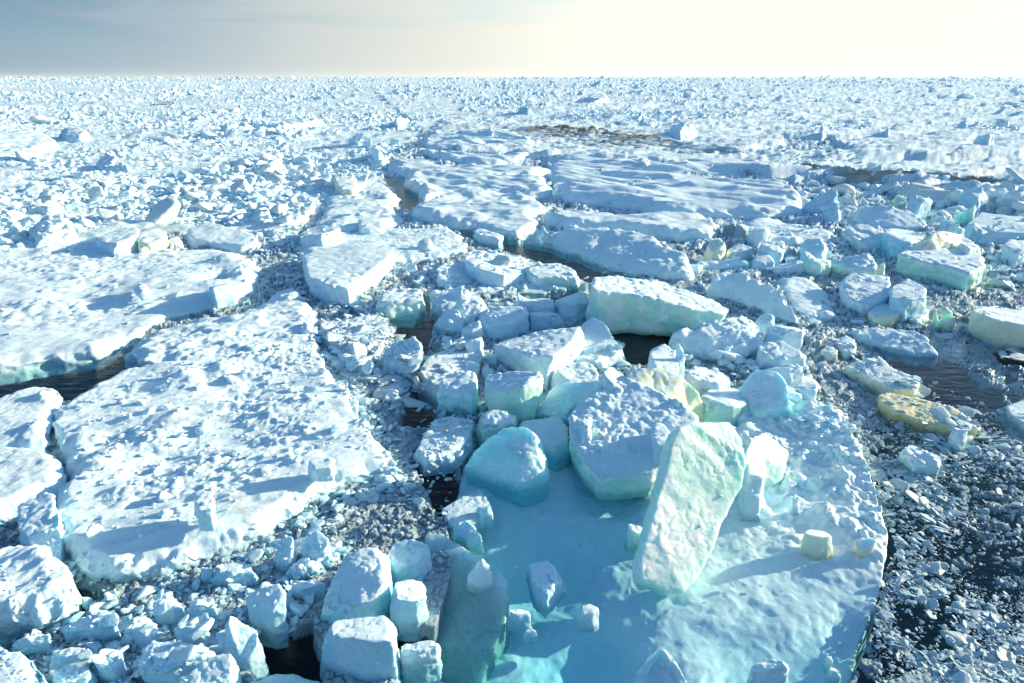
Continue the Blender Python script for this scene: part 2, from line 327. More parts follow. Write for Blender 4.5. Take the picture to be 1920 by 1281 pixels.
SOLIDS = []     # (V, Q) of every hand-placed piece, for dropping loose lumps on them
HAND = []       # (object, centre px, short phrase)
def biggest(V, Q):
    lab = np.arange(len(V))
    a = Q.ravel(); b = np.roll(Q, 1, axis=1).ravel()
    for _ in range(400):
        m = np.minimum(lab[a], lab[b]); new = lab.copy(); np.minimum.at(new, a, m); np.minimum.at(new, b, m); new = new[new]
        if (new == lab).all(): break
        lab = new
    u, c = np.unique(lab, return_counts=True)
    if len(u) == 1: return V, Q
    k = lab == u[c.argmax()]; ids = np.cumsum(k)-1
    return V[k], ids[Q[k[Q].all(1)]]
def piece(name, cat, mat, label, land, zt, pts, bot=-0.3, flare=None, wob=1.0, cuts=3, rough=1.0, lump=0.0, mounds=(), wave=None, gz=None, cap=False, soft=None, seed=None,
          shift=(0, 0), group=None, ctrl=None, thick=None):
    seed = seed if seed is not None else (abs(hash_s(name+label)) % 9973)
    rs = np.random.RandomState(seed)
    blk = cat == 'ice block'
    if soft is None: soft = 2 if blk else 4
    if blk: soft = min(soft, 3); cuts = cuts+3 if cuts else 0; wob = wob*0.6; rough = rough*0.8
    if flare is None: flare = 1.03 if cat == 'ice floe' else 1.13
    cy0 = sum(p[1] for p in pts)/len(pts); cx0 = sum(p[0] for p in pts)/len(pts)
    if cat == 'ice block' and ctrl is None and thick is None and all(len(p) == 2 for p in pts) and ((cx0 < 830 and cy0 > 980) or 300 <= seed < 800):
        # the outline was read off the whole visible block: its top face is that outline less the height of the front side
        ya = min(p[1] for p in pts); yb = max(p[1] for p in pts); H = yb-ya
        kk = max(0.5, (H-zt*F/depth_at(cx0, cy0)*0.75)/H); pts = [(p[0], ya+(p[1]-ya)*kk) for p in pts]
    auto_tilt = cat == 'ice block' and all(len(p) == 2 for p in pts) and not gz
    cpx = sum(p[0] for p in pts)/len(pts); cpy = sum(p[1] for p in pts)/len(pts)
    top = []
    for p in pts:
        z = p[2] if len(p) > 2 else zt
        if gz: z += gz[0]*(p[0]-cpx) + gz[1]*(p[1]-cpy)
        if ctrl is not None:
            w = [1/(((p[0]-c[0])**2+((p[1]-c[1])*1.5)**2)+200) for c in ctrl]; z = sum(a*c[2] for a, c in zip(w, ctrl))/sum(w)
        top.append(P3(p[0], p[1], z))
    c = sum(top, Vector())/len(top)
    if thick is not None:            # a leaning plate: push the face straight back along its own normal
        nn = Vector()
        for i in range(len(top)): nn += (top[i]-c).cross(top[(i+1) % len(top)]-c)
        nn.normalize()
        if nn.dot(c-Vector((0, 0, CAM_H))) < 0: nn = -nn
        bo = [p+nn*thick for p in top]
    else:
        bo = [Vector((c.x+(p.x-c.x)*flare+shift[0], c.y+(p.y-c.y)*flare+shift[1], bot)) for p in top]
    dep = c.y*CP + (CAM_H-c.z)*SP
    ext = max((p-c).length for p in top)
    area = 0
    for i in range(len(top)):
        a_, b_ = top[i], top[(i+1) % len(top)]; area += 0.5*((a_-c).cross(b_-c)).length
    if auto_tilt and thick is None:
        ta = rs.uniform(0, 6.28); tm = rs.uniform(0.12, 0.42)*zt/max(ext, .1)
        top = [Vector((p.x, p.y, max(p.z+((p.x-c.x)*math.cos(ta)+(p.y-c.y)*math.sin(ta))*tm, 0.06))) for p in top]
    vox = max(dep*0.0021, math.sqrt(max(area, 0.01)*2.6/130000), 0.012)
    minth = min(abs((a-b).length) for a, b in zip(top, bo))
    vox = min(vox, max(minth*0.3, 0.02))
    V, Q = remesh_poly(top, bo, vox)
    V, Q = biggest(V, Q)
    V = laplace(V, Q, soft)
    C = np.array(c)
    s = min(max(ext, 0.15), 3.0)
    # broken-off facets: project everything beyond a few planes back onto them
    rel = V-C
    for _ in range(cuts):
        n = rs.normal(size=3); n[2] = abs(n[2])*0.9+0.15; n /= np.linalg.norm(n)
        q = rel@n; d = q.max()*rs.uniform(0.70, 0.93); over = np.maximum(q-d, 0); rel = rel-over[:, None]*n
    V = rel+C
    # wobble of the outline
    w = 0.10*s*wob
    f0 = 1.3/s
    for a in range(2): V[:, a] += w*fbm3(V, f0, 4, seed+31*a, 0.6)
    topm = smooth01((V[:, 2]-0.02)/0.12) if thick is None else np.ones(len(V))
    V[:, 2] += w*0.45*fbm3(V, f0, 3, seed+77, 0.55)*topm
    if ctrl is not None:
        pass
    if wave:
        amp, lx, ly, rot = wave
        cx, sx = math.cos(rot), math.sin(rot); a = V[:, 0]*cx+V[:, 1]*sx; b = -V[:, 0]*sx+V[:, 1]*cx
        h = fbm2(a/lx, b/ly, 4, seed+5, 0.5); h = (1-np.abs(h)*2.2)*0.6+fbm2(a/lx*0.5, b/ly*0.5, 2, seed+6)*0.7
        h += 0.25*fbm2(a/lx*3, b/ly*4, 3, seed+8, 0.6)
        up = smooth01((V[:, 2]-0.1)/max(zt, 0.2)*1.5)
        V[:, 2] += amp*h*up
    for (mx, my, r, h) in mounds:
        q = P3(mx, my, zt); dd = ((V[:, 0]-q.x)**2+(V[:, 1]-q.y)**2)/(r*r)
        V[:, 2] += h*np.exp(-dd)*smooth01((V[:, 2])/max(zt*0.7, 0.1))*(1+0.5*fbm3(V, 2.0/r, 3, seed+11))
    N = vnormals(V, Q)
    k = dep/13.0
    flat = 1-0.72*smooth01((N[:, 2]-0.5)*3)*(cat == 'ice floe')
    flat = flat*(0.25+1.1*smooth01(fbm3(V, 0.55/k, 3, seed+91)*1.6+.45))
    side = 1+1.6*smooth01((0.75-np.abs(N[:, 2]))*2)*(cat == 'ice floe')
    V += N*(0.035*k*rough*side*fbm3(V, 2.2/k, 4, seed+3, 0.6))[:, None]
    V += N*((0.012 if blk else 0.022)*k*rough*flat*fbm3(V, 9.0/k, 3, seed+4, 0.7))[:, None]
    rdg = 1-np.abs(fbm3(V, 3.2/k, 3, seed+61, 0.55))*3.2       # shallow fracture creases
    V += N*(-0.030*k*rough*flat*np.clip(rdg, 0, 1)**3)[:, None]
    hw = smooth01((0.8-np.abs(N[:, 2]))*2)
    V[:, 0] += hw*0.05*k*rough*fbm3(V, 4.0/k, 3, seed+62, 0.6); V[:, 1] += hw*0.05*k*rough*fbm3(V, 4.0/k, 3, seed+63, 0.6)
    if lump > 0:
        cell = 0.17*k
        f1, f2, cid, cx, cy = worley2((V[:, 0]+0.3*fbm3(V, 3/k, 2, 9)*cell)/cell, (V[:, 1])/cell, seed)
        m = smooth01((fbm2(V[:, 0]/(1.4*k), V[:, 1]/(1.4*k), 3, seed+21)+0.05)*2.2)
        hh = np.sqrt(np.clip(1-(f1/(0.25+0.45*cid))**2, 0, 1))*(cid**2.5)
        f1b, _, cidb, _, _ = worley2(V[:, 0]/(cell*0.45), V[:, 1]/(cell*0.45), seed+1)
        hb = np.sqrt(np.clip(1-(f1b/0.62)**2, 0, 1))*cidb
        up = smooth01((N[:, 2]-0.2)*2)*smooth01(V[:, 2]/0.1)
        V[:, 2] += lump*k*(0.09*hh+0.04*hb)*m*up
    if cat == 'ice floe' and thick is None:
        tp = [(p.x, p.y) for p in top]; sd = polydist(V[:, 0], V[:, 1], tp)
        rag = fbm3(V, 1.6/k, 4, seed+71, 0.65)
        e = smooth01(1-(sd+0.10*k)/((0.30+0.35*rag)*k).clip(.06))
        V[:, 2] -= np.where(V[:, 2] > 0.03, e*np.clip(0.55+1.1*rag, 0, .9)*(V[:, 2]-0.02), 0)
    me = mesh_from(name, V-C, Q, mat)
    o = link(name, me); o.location = c
    tag(o, label, cat, group or {'ice floe': 'ice floes in the drifting pack', 'ice block': 'broken blocks of ice between the floes', 'snow lump': 'snow and ice lumps'}.get(cat, 'ice pieces in the pack'))
    SOLIDS.append((V, Q))
    HAND.append((o, cpx, cpy, land))
    if cap:                          # loose snow lying on the block, a part with a look of its own
        N = vnormals(V, Q)
        v_ok = (N[:, 2] > 0.55+0.2*fbm3(V, 3.0, 3, seed+41)) & (V[:, 2] > 0.25*zt)
        fk = v_ok[Q].all(1)
        if fk.sum() > 60:
            Qs = Q[fk]; ids, inv = np.unique(Qs, return_inverse=True); Qn = inv.reshape(-1, 4)
            border = np.ones(len(ids), bool)
            cnt_all = np.bincount(Q.ravel(), minlength=len(V)); cnt_s = np.bincount(Qs.ravel(), minlength=len(V)); border = (cnt_s < cnt_all)[ids]
            Vc = V[ids]; up = 0.02+0.02*np.maximum(fbm3(Vc, 6.0, 3, seed+51), 0)*2
            Vc = Vc+N[ids]*np.where(border, -0.012, up)[:, None]
            Vc, Qn = biggest(Vc, Qn)
            cme = mesh_from('snow_cap', Vc-C, Qn, 'snow'); link('snow_cap', cme, o)
    return o
def hash_s(t):
    h = 5381
    for ch in t: h = (h*33+ord(ch)) & 0x7FFFFFFF
    return h

# ------------------------------------------------------------------ water and sea bed
def box(name, x0, y0, z0, x1, y1, z1, mat):
    V = [(x, y, z) for z in (z0, z1) for y in (y0, y1) for x in (x0, x1)]
    Fc = [(0, 2, 3, 1), (4, 5, 7, 6), (0, 1, 5, 4), (2, 6, 7, 3), (0, 4, 6, 2), (1, 3, 7, 5)]
    return link(name, mesh_from(name, V, Fc, mat, smooth=False))
tag(box('sea_water', -30000, -300, -3.5, 30000, 40000, 0.0, 'water'), None, None, kind='structure')
tag(box('sea_bed', -30500, -320, -5.0, 30500, 40500, -3.6, 'bed'), None, None, kind='structure')

# ------------------------------------------------------------------ ice sheet: slush between the floes, packed snow beyond
OPEN = [
 [(-200, 760), (0, 705), (110, 690), (185, 680), (240, 655), (330, 615), (345, 600), (360, 605), (330, 680), (200, 712), (120, 750), (100, 770), (-200, 800)],
 [(730, 570), (800, 560), (835, 600), (800, 660), (755, 640), (735, 600)],
 [(770, 700), (815, 690), (830, 770), (775, 790)], [(970, 548), (1080, 542), (1060, 585), (1010, 560)],
 [(1130, 590), (1260, 600), (1265, 650), (1170, 680)],
 [(725, 335), (760, 345), (790, 365), (770, 390), (745, 385)], [(760, 395), (880, 430), (890, 450), (850, 430)],
 [(870, 430), (960, 440), (1100, 490), (1180, 520), (1120, 530), (1000, 480), (890, 450)],
 [(450, 1190), (590, 1180), (600, 1281), (500, 1270)], [(740, 1180), (830, 1190), (830, 1330), (740, 1330)], [(-50, 1170), (90, 1150), (30, 1200), (-50, 1230)],
 [(1680, 680), (1790, 675), (1850, 715), (1880, 775), (1800, 770), (1720, 720)], [(1330, 470), (1330, 500), (1300, 500)],
 [(800, 760), (870, 740), (860, 900), (830, 960), (780, 900)], [(110, 1100), (200, 1110), (90, 1150)],
 [(1690, 1130), (1790, 1120), (1800, 1200), (1700, 1220)], [(1600, 700), (1720, 700), (1860, 800), (1700, 790)]]
SHELF = [(880, 830), (1000, 800), (1060, 840), (1250, 800), (1400, 780), (1500, 750), (1560, 790), (1605, 850), (1640, 930), (1668, 1020), (1655, 1090), (1634, 1170), (1600, 1260),
         (1520, 1380), (1300, 1560), (900, 1560), (780, 1400), (800, 1240), (850, 1080), (840, 950)]
LEFT = [(-2500, 135), (1050, 135), (960, 190), (830, 235), (735, 290), (715, 330), (600, 395), (560, 440), (545, 455), (480, 440), (350, 440), (230, 460), (0, 505), (-2500, 760)]
FAR = [(700, 135), (4500, 135), (4500, 520), (1980, 480), (1900, 400), (1800, 370), (1600, 345), (1530, 345), (1480, 345), (1400, 330), (1200, 320), (1000, 300), (860, 300), (780, 240), (700, 170)]
MELT = [[(1470, 262), (1560, 268), (1590, 290), (1500, 300), (1465, 285)]]
def masks(x, y):
    px, py = proj(x, y, 0*x)
    k = np.clip((py-143)/120, 0.1, 4)
    nx = 10*k*fbm2(x*0.25, y*0.18, 3, 71); ny = 4*k*fbm2(x*0.25+9, y*0.18, 3, 72)
    qx = px+nx; qy = py+ny
    left = smooth01(polydist(qx, qy, LEFT)/10+0.5); far = smooth01(polydist(qx, qy, FAR)/6+0.5)
    op = np.zeros(px.shape)
    near = py > 300; ox = px+22*fbm2(x*1.4, y*1.4, 3, 74)*np.clip((py-300)/300, .2, 1.6); oy = py+14*fbm2(x*1.4+7, y*1.4, 3, 75)*np.clip((py-300)/300, .2, 1.6)
    for pg in OPEN:
        d = np.full(px.shape, -99.0); b = (np.abs(px-pg[0][0]) < 500) & near
        if b.any(): d[b] = polydist(ox[b], oy[b], pg)
        op = np.maximum(op, smooth01(d/24+0.55))
    d = np.full(px.shape, -99.0); b = py > 650
    if b.any(): d[b] = polydist(px[b], py[b], SHELF)
    sh = smooth01(d/12+0.3)
    mt = np.zeros(px.shape)
    for pg in MELT: mt = np.maximum(mt, smooth01(polydist(qx, qy, pg)/4+0.5))
    return px, py, left, far, op, sh, mt
def cells(x, y, s, seed, tilt=0.5, edge=0.16):
    wx = x+0.25*s*vnoise2(x/s*1.7, y/s*1.7, seed+3); wy = y+0.25*s*vnoise2(x/s*1.7+50, y/s*1.7, seed+4)
    f1, f2, cid, cx, cy = worley2(wx/s, wy/s, seed)
    t = smooth01((f2-f1)/edge)
    c2 = (cid*97.13) % 1.0; c3 = (cid*53.7) % 1.0
    return t*(0.35+0.65*cid+tilt*((c2-0.5)*cx+(c3-0.5)*cy)*2), cid
def sheet_h(x, y):
    px, py, left, far, op, sh, mt = masks(x, y)
    d = np.sqrt(x*x+y*y)
    s1 = 0.20+0.006*d
    # scale steps, so the cells stay whole within a ring
    q = np.digitize(d, [14, 22, 34, 60])
    h = np.zeros(x.shape); ci = np.zeros(x.shape)
    for i, cs in enumerate((0.17, 0.24, 0.36, 0.55, 0.9)):
        m = q == i
        if not m.any(): continue
        a, c1 = cells(x[m], y[m], cs, 11+i); b, _ = cells(x[m], y[m], cs*0.45, 31+i)
        big, c3 = cells(x[m], y[m], cs*2.3, 51+i)
        bigm = (c3 > 0.72)*big
        h[m] = cs*(0.42*a*(c1 > 0.25)+0.16*b+0.34*bigm)
    patch = fbm2(x*0.45, y*0.45, 4, 5)
    brash = h*(0.8+0.5*patch)-0.05-0.05*patch
    near_dark = smooth01((px-1500)/200)*smooth01((py-500)/200)
    brash = brash-0.15*near_dark+0.04*(1-near_dark)
    brash = brash*(1-op)-0.5*op
    rub = 0.20+0.32*fbm2(x*0.16, y*0.12, 4, 81, 0.6)+0.22*fbm2(x*0.7, y*0.7, 3, 85, 0.6)
    rub = rub+0.5*np.maximum(fbm2(x*0.05, y*0.035, 4, 95, .6), 0)*smooth01((d-40)/60)*2.2+smooth01((d-250)/900)*3.4*np.maximum(fbm2(x*0.016, y*0.006, 5, 91, 0.6)+.05, -.1)
    a = x*0.96+y*0.28; b = -x*0.28+y*0.96
    wv = fbm2(a/9, b/3.2, 5, 61, 0.55)
    pk = 0.42+1.2*((1-np.abs(wv)*2.4)*0.5)+0.7*fbm2(a/40, b/16, 3, 66)+smooth01((d-200)/900)*3.6*np.maximum(fbm2(x*0.014, y*0.006, 5, 93, 0.65)+.05, -.1)
    pk = pk+0.22*fbm2(a/2.2, b/0.9, 4, 68, .6)
    pk = pk*(1-mt)+(h*0.8-0.1)*mt
    wm = np.maximum(left, far); z = brash*(1-wm)+wm*(rub*left+pk*far)/(left+far+1e-6)
    z = z*(1-sh)-2.4*sh
    return z, left*(1-mt), far*(1-mt), sh, px, py
def build_sheet():
    rows = []; py = 1470.0
    while py > 300: rows.append(py); py -= 1.75
    while py > 170: rows.append(py); py -= 1.1
    while py > 145.2: rows.append(py); py -= 0.55
    rows = np.array(rows); dep = CAM_H/(SP+(rows-640.5)/F*CP); yy = dep*(CP-(rows-640.5)/F*SP)
    rr = yy                                     # ground distance straight ahead
    us = np.arange(-1.02, 1.021, 0.00150)
    X = dep[:, None]*us[None, :]; Y = np.repeat(rr[:, None], len(us), 1)
    Z, left, far, sh, px, pyy = sheet_h(X.ravel(), Y.ravel())
    nr, nc = X.shape
    V = np.stack([X.ravel(), Y.ravel(), Z], 1)
    i = np.arange(nr*nc).reshape(nr, nc)
    Q = np.stack([i[:-1, :-1], i[:-1, 1:], i[1:, 1:], i[1:, :-1]], -1).reshape(-1, 4)
    zone = np.maximum(left, far)
    isp = zone[Q].mean(1) > 0.5
    keep = Z[Q].max(1) > -0.11
    for nm, m, mat in (('slush', keep & ~isp, 'slush'), ('pack_ice', keep & isp, 'pack')):
        Qs = Q[m]; ids, inv = np.unique(Qs, return_inverse=True)
        o = link(nm, mesh_from(nm, V[ids], inv.reshape(-1, 4), mat))
        if nm == 'slush': tag(o, 'grey slush and finely broken brash ice between the floes', 'slush', kind='stuff')
        else: tag(o, None, None, kind='structure')
build_sheet()

hz = box('haze', -31000, -340, -6.2, 31000, 41000, 45.0, 'haze'); tag(hz, 'thin pale sea haze over the ice', 'haze', kind='stuff')
# ------------------------------------------------------------------ hand-placed floes and blocks  (pixel outline of the top edge, height of that edge in metres)
FL, BK, LP = 'ice floe', 'ice block', 'snow lump'
# --- left side
piece('ice_floe', FL, 'floe', 'wide smooth blue-white floe at the left edge with a deep hollow near its tip', 'the smooth wide floe', 0.28,
      [(-420, 560), (-150, 520), (0, 500), (100, 478), (200, 452), (240, 445), (330, 468), (400, 462), (440, 478), (482, 500), (478, 540), (400, 570), (345, 586), (312, 590), (250, 628), (180, 658), (100, 670), (0, 688), (-200, 710), (-420, 700)],
      lump=0.35, wave=(0.13, 3.2, 1.2, 0.25), mounds=[(405, 517, 0.55, -0.55), (425, 490, 0.6, 0.25), (455, 520, 0.5, 0.35), (250, 455, 0.9, 0.2), (150, 560, 1.2, -0.12), (60, 580, 1.0, 0.15), (440, 550, .5, .2), (340, 560, .5, .15)], cuts=0, wob=0.7)
piece('ice_floe', FL, 'floe', 'low blue ledge of ice between the smooth wide floe and the big rubbly floe', 'the low blue ledge', 0.26,
      [(235, 658), (290, 622), (350, 603), (420, 590), (480, 574), (520, 545), (552, 540), (580, 575), (602, 632), (560, 640), (500, 650), (440, 662), (330, 682), (270, 676)],
      lump=0.5, wave=(0.14, 1.6, 0.9, 0.35), mounds=[(545, 565, 0.5, 0.3), (470, 600, .7, .12)], cuts=0, wob=0.8)
piece('ice_floe', FL, 'floe', 'big rubbly snow-covered floe with a high pale front edge, left of the channel of brash', 'the big rubbly floe', 0.36,
      [(93, 775), (150, 735), (230, 700), (330, 680), (420, 668), (500, 655), (560, 640), (592, 632), (608, 680), (645, 725), (668, 770), (702, 812), (728, 845), (742, 868), (700, 872), (640, 892), (590, 915), (540, 945), (480, 985), (380, 1022), (300, 1048), (210, 1060), (160, 1050), (115, 1000), (105, 940), (132, 885), (115, 830), (93, 795)],
      lump=0.6, wave=(0.16, 2.4, 1.0, 0.3), mounds=[(350, 715, 0.45, 0.22), (420, 700, 0.35, 0.2), (455, 740, 0.5, -0.16), (340, 790, 0.7, 0.1), (610, 700, .6, .12), (190, 830, .6, -.12), (300, 870, .6, -.12), (600, 790, .8, .06)], cuts=0, wob=0.55, bot=-0.5, flare=1.02)
piece('ice_floe', FL, 'floe', 'small floe at the left edge with a rounded bright rim beside the dark crack', 'the bright-rimmed floe', 0.45,
      [(-160, 780), (0, 742), (60, 722), (100, 722), (112, 740), (96, 772), (84, 800), (84, 822), (0, 832), (-160, 830)], lump=0.2, mounds=[(95, 745, 0.3, 0.22), (60, 805, .3, .12)], cuts=0, wob=0.7, soft=8)
piece('ice_floe', FL, 'floe', 'smooth pale floe at the left edge below the bright-rimmed one', 'the smooth pale floe', 0.4,
      [(-200, 870), (0, 840), (50, 830), (100, 842), (120, 872), (117, 905), (60, 930), (0, 950), (-200, 980)], lump=0.1, cuts=0, wob=0.5, soft=8, wave=(0.06, 1.2, .8, .3))
piece('ice_block', BK, 'block', 'broken pale block wedged against the left end of the big rubbly floe', 'the wedged pale block', 0.6,
      [(30, 950), (70, 925), (100, 935), (112, 970), (104, 1005), (60, 1008), (28, 985)], lump=0.4, cuts=4)
piece('ice_floe', FL, 'snow', 'rounded floe at the left edge with a bright rough top below the big rubbly floe', 'the rounded bright floe', 0.62,
      [(-220, 1040), (0, 1020), (50, 1008), (100, 1030), (132, 1058), (138, 1080), (110, 1105), (60, 1120), (0, 1130), (-220, 1160)], lump=0.5, mounds=[(70, 1045, .4, .15)], cuts=1, wob=0.7, soft=10, wave=(0.09, .8, .5, .8))
piece('ice_floe', FL, 'block', 'rounded dark blue block filling the bottom left corner', 'the corner block', 0.7,
      [(-200, 1230), (0, 1195), (40, 1205), (75, 1240), (90, 1290), (60, 1400), (-200, 1400)], lump=0.3, cuts=2, soft=8)
piece('snow_lump', LP, 'snow', 'bright rounded snow lump standing on the front of the big rubbly floe', 'the bright lump on the big rubbly floe', 0.95, [(362, 935), (378, 920), (398, 922), (402, 940), (396, 955), (370, 955)], bot=0.5, cuts=3, soft=6, thick=None)
piece('snow_lump', LP, 'snow', 'flat bright snow lump on the right part of the big rubbly floe', 'the flat bright lump on the big rubbly floe', 0.78, [(575, 862), (600, 855), (627, 860), (622, 876), (590, 880)], bot=0.45, cuts=2)
piece('snow_lump', LP, 'snow', 'small round snowball lying on the smooth wide floe', 'the snowball', 0.78, [(252, 536), (264, 527), (277, 532), (278, 545), (262, 548)], bot=0.45, cuts=1, soft=8)
piece('ice_block', BK, 'block', 'white angular block standing on the rim of the smooth wide floe beside its hollow', 'the angular block on the hollow rim', 0.85, [(392, 535), (415, 518), (432, 530), (436, 545), (404, 552)], bot=0.3, cuts=4)
piece('ice_block', BK, 'snow', 'snowy spur rising at the upper rim of the smooth wide floe', 'the snowy spur', 0.85, [(172, 448), (200, 432), (235, 420), (258, 425), (262, 440), (245, 452), (215, 466)], bot=0.2, cuts=2, soft=6)
piece('ice_block', BK, 'yellow', 'cream yellow block with a square front at the back of the smooth wide floe', 'the cream block', 0.85, [(256, 440), (275, 430), (312, 432), (312, 444), (285, 452), (258, 456)], cuts=3, soft=6)
piece('snow_lump', LP, 'yellow', 'small cream lump right of the cream block', 'the small cream lump', 0.5, [(314, 446), (325, 438), (340, 444), (338, 455), (318, 456)], cuts=2, soft=6)
piece('ice_slab', BK, 'snow', 'leaning snowy slab with a pointed right end, above the smooth wide floe', 'the pointed snowy slab', 0.75,
      [(348, 420, .9), (380, 412, 1.0), (430, 424, .85), (460, 432, .7), (482, 444, .55), (474, 456, .4), (440, 462, .35), (400, 456, .4), (360, 446, .6)], cuts=2, bot=-0.1)
piece('ice_floe', FL, 'floe', 'narrow snowy shelf bordering the small dark inlet above the smooth wide floe', 'the narrow shelf by the inlet', 0.3, [(95, 476), (160, 452), (185, 440), (200, 452), (160, 470), (110, 490)], cuts=0, lump=.6)
# --- lower left blocks
piece('ice_block', BK, 'block', 'spiky upright blue block near the bottom edge, between rubble and dark water', 'the spiky blue block', 0.75,
      [(412, 1190, 0.32), (425, 1150, 0.84), (445, 1158, 0.68), (480, 1180, 0.48), (492, 1205, 0.40), (486, 1230, 0.28), (450, 1235, 0.24), (412, 1222, 0.24)], cuts=3)
piece('ice_block', BK, 'block', 'wide square-shouldered blue block at the bottom edge', 'the square-shouldered block', 0.45, [(262, 1235), (285, 1210), (330, 1205), (378, 1210), (388, 1235), (380, 1262), (320, 1290), (262, 1275)], cuts=3, lump=.3)
piece('ice_block', BK, 'block', 'pale jagged block at the bottom edge right of the square-shouldered one', 'the jagged pale block', 0.6, [(345, 1290), (375, 1255), (412, 1240), (440, 1228), (440, 1262), (428, 1300), (390, 1330), (345, 1330)], cuts=4)
piece('ice_block', BK, 'block', 'faceted blue block hanging over the dark water, right of the rubble', 'the faceted hanging block', 0.6, [(458, 1125), (480, 1105), (520, 1100), (535, 1125), (532, 1160), (508, 1175), (480, 1158), (460, 1145)], cuts=5, flare=0.9)
piece('ice_block', BK, 'block', 'pyramid shaped blue block beside the tip of the big rubbly floe', 'the pyramid block', 0.5, [(560, 1015, .35), (590, 988, .7), (618, 1008, .5), (624, 1030, .35), (600, 1040, .3), (568, 1038, .3)], cuts=3)
piece('ice_block', BK, 'block', 'small squarish chunk left of the pyramid shaped one', 'the squarish small block', 0.5, [(512, 1018), (540, 1010), (552, 1022), (546, 1045), (528, 1055), (512, 1038)], cuts=4)
piece('ice_block', BK, 'teal', 'large oblong blue block with a rounded back standing left of the sunken slab', 'the oblong blue block', 1.0,
      [(598, 1115, 0.40), (620, 1070, 0.61), (655, 1035, 0.76), (700, 1018, 0.83), (728, 1022, 0.79), (730, 1060, 0.68), (722, 1095, 0.58), (700, 1130, 0.43), (650, 1145, 0.36), (600, 1140, 0.29)], cuts=3, soft=8, cap=True)
piece('ice_block', BK, 'block', 'leaf shaped block leaning on the top of the oblong blue block', 'the leaf-shaped block', 1.0, [(716, 1040, 0.56), (740, 1015, 0.65), (775, 1006, 0.71), (803, 1004, 0.74), (798, 1030, 0.59), (780, 1055, 0.46), (745, 1068, 0.40), (720, 1062, 0.43)], cuts=3, soft=6)
piece('ice_block', BK, 'block', 'upright six-sided block between the oblong blue block and the sunken slab', 'the six-sided block', 0.5, [(735, 1110), (748, 1082), (790, 1078), (799, 1110), (800, 1145), (782, 1172), (750, 1175), (728, 1160)], cuts=3, flare=0.95)
piece('ice_block', BK, 'block', 'large cube-like block at the bottom edge with a lit right face', 'the cube-like block', 0.7,
      [(598, 1182), (640, 1163), (690, 1152), (726, 1150), (740, 1170), (742, 1215), (735, 1262), (690, 1262), (640, 1248), (600, 1222)], cuts=3, cap=False, lump=.15)
piece('ice_block', BK, 'snow', 'knobbly snow clot floating right of the cube-like block', 'the knobbly snow clot', 0.35, [(740, 1225), (765, 1208), (800, 1195), (824, 1205), (818, 1230), (790, 1250), (755, 1245)], cuts=3, lump=.8)
piece('ice_floe', FL, 'mint', 'pale ice edge rising from the dark water at the bottom, left of centre', 'the pale edge at the bottom', 0.1, [(460, 1270), (520, 1262), (590, 1275), (680, 1300), (700, 1400), (480, 1400)], cuts=0, soft=8)
for i, (lab, pg, z) in enumerate([
    ('grey-blue rubble block directly below the front edge of the big rubbly floe', [(390, 1075), (420, 1060), (465, 1052), (492, 1062), (480, 1085), (430, 1100), (395, 1100)], .45),
    ('rounded blue block below the middle of the rubbly floe front, right of a snow clump', [(285, 1145), (300, 1125), (330, 1122), (342, 1140), (330, 1155), (295, 1162)], .5),
    ('blue block with a rounded top among the rubble, third row from the bottom', [(350, 1145), (375, 1122), (402, 1130), (405, 1152), (370, 1160)], .5),
    ('plump blue boulder above the square-shouldered block', [(325, 1180), (345, 1160), (378, 1162), (388, 1185), (375, 1205), (335, 1205)], .6),
    ('narrow round boulder left of the plump blue boulder', [(245, 1175), (262, 1158), (288, 1160), (292, 1190), (275, 1212), (248, 1200)], .6),
    ('broad low snow-crusted block right of the rounded bright floe', [(112, 1185), (150, 1160), (185, 1152), (225, 1165), (228, 1190), (180, 1200), (120, 1205)], .45),
    ('fan of thin overlapping plates near the bottom left corner', [(20, 1215), (60, 1192), (90, 1190), (110, 1200), (90, 1215), (40, 1228)], .35),
    ('shallow tilted block right of the thin plates', [(95, 1230), (140, 1212), (170, 1215), (165, 1235), (110, 1250)], .4),
    ('egg-shaped block tight against the front of the big rubbly floe', [(372, 1068), (385, 1060), (398, 1064), (396, 1078), (376, 1080)], .45),
    ('long blue block sloping down into the slush left of the oblong blue block', [(530, 1075), (560, 1060), (590, 1045), (610, 1050), (595, 1075), (550, 1092)], .35),
    ('second sloping blue block, just below the long one', [(545, 1110), (580, 1095), (610, 1085), (612, 1105), (575, 1125), (550, 1125)], .35),
    ('tall narrow block beside the cream snow clot in the rubble', [(178, 1240), (200, 1215), (225, 1215), (230, 1245), (205, 1285), (180, 1275)], .55),
    ('blue crusted block just above the bottom edge, second from the corner block', [(95, 1262), (140, 1250), (180, 1262), (170, 1300), (100, 1310)], .45)]):
    piece('ice_block', BK, 'block', lab, 'the '+lab.split(' ', 1)[0]+' lump', z*.68, pg, cuts=6, lump=.5, seed=300+i, flare=1.2); HAND.pop()
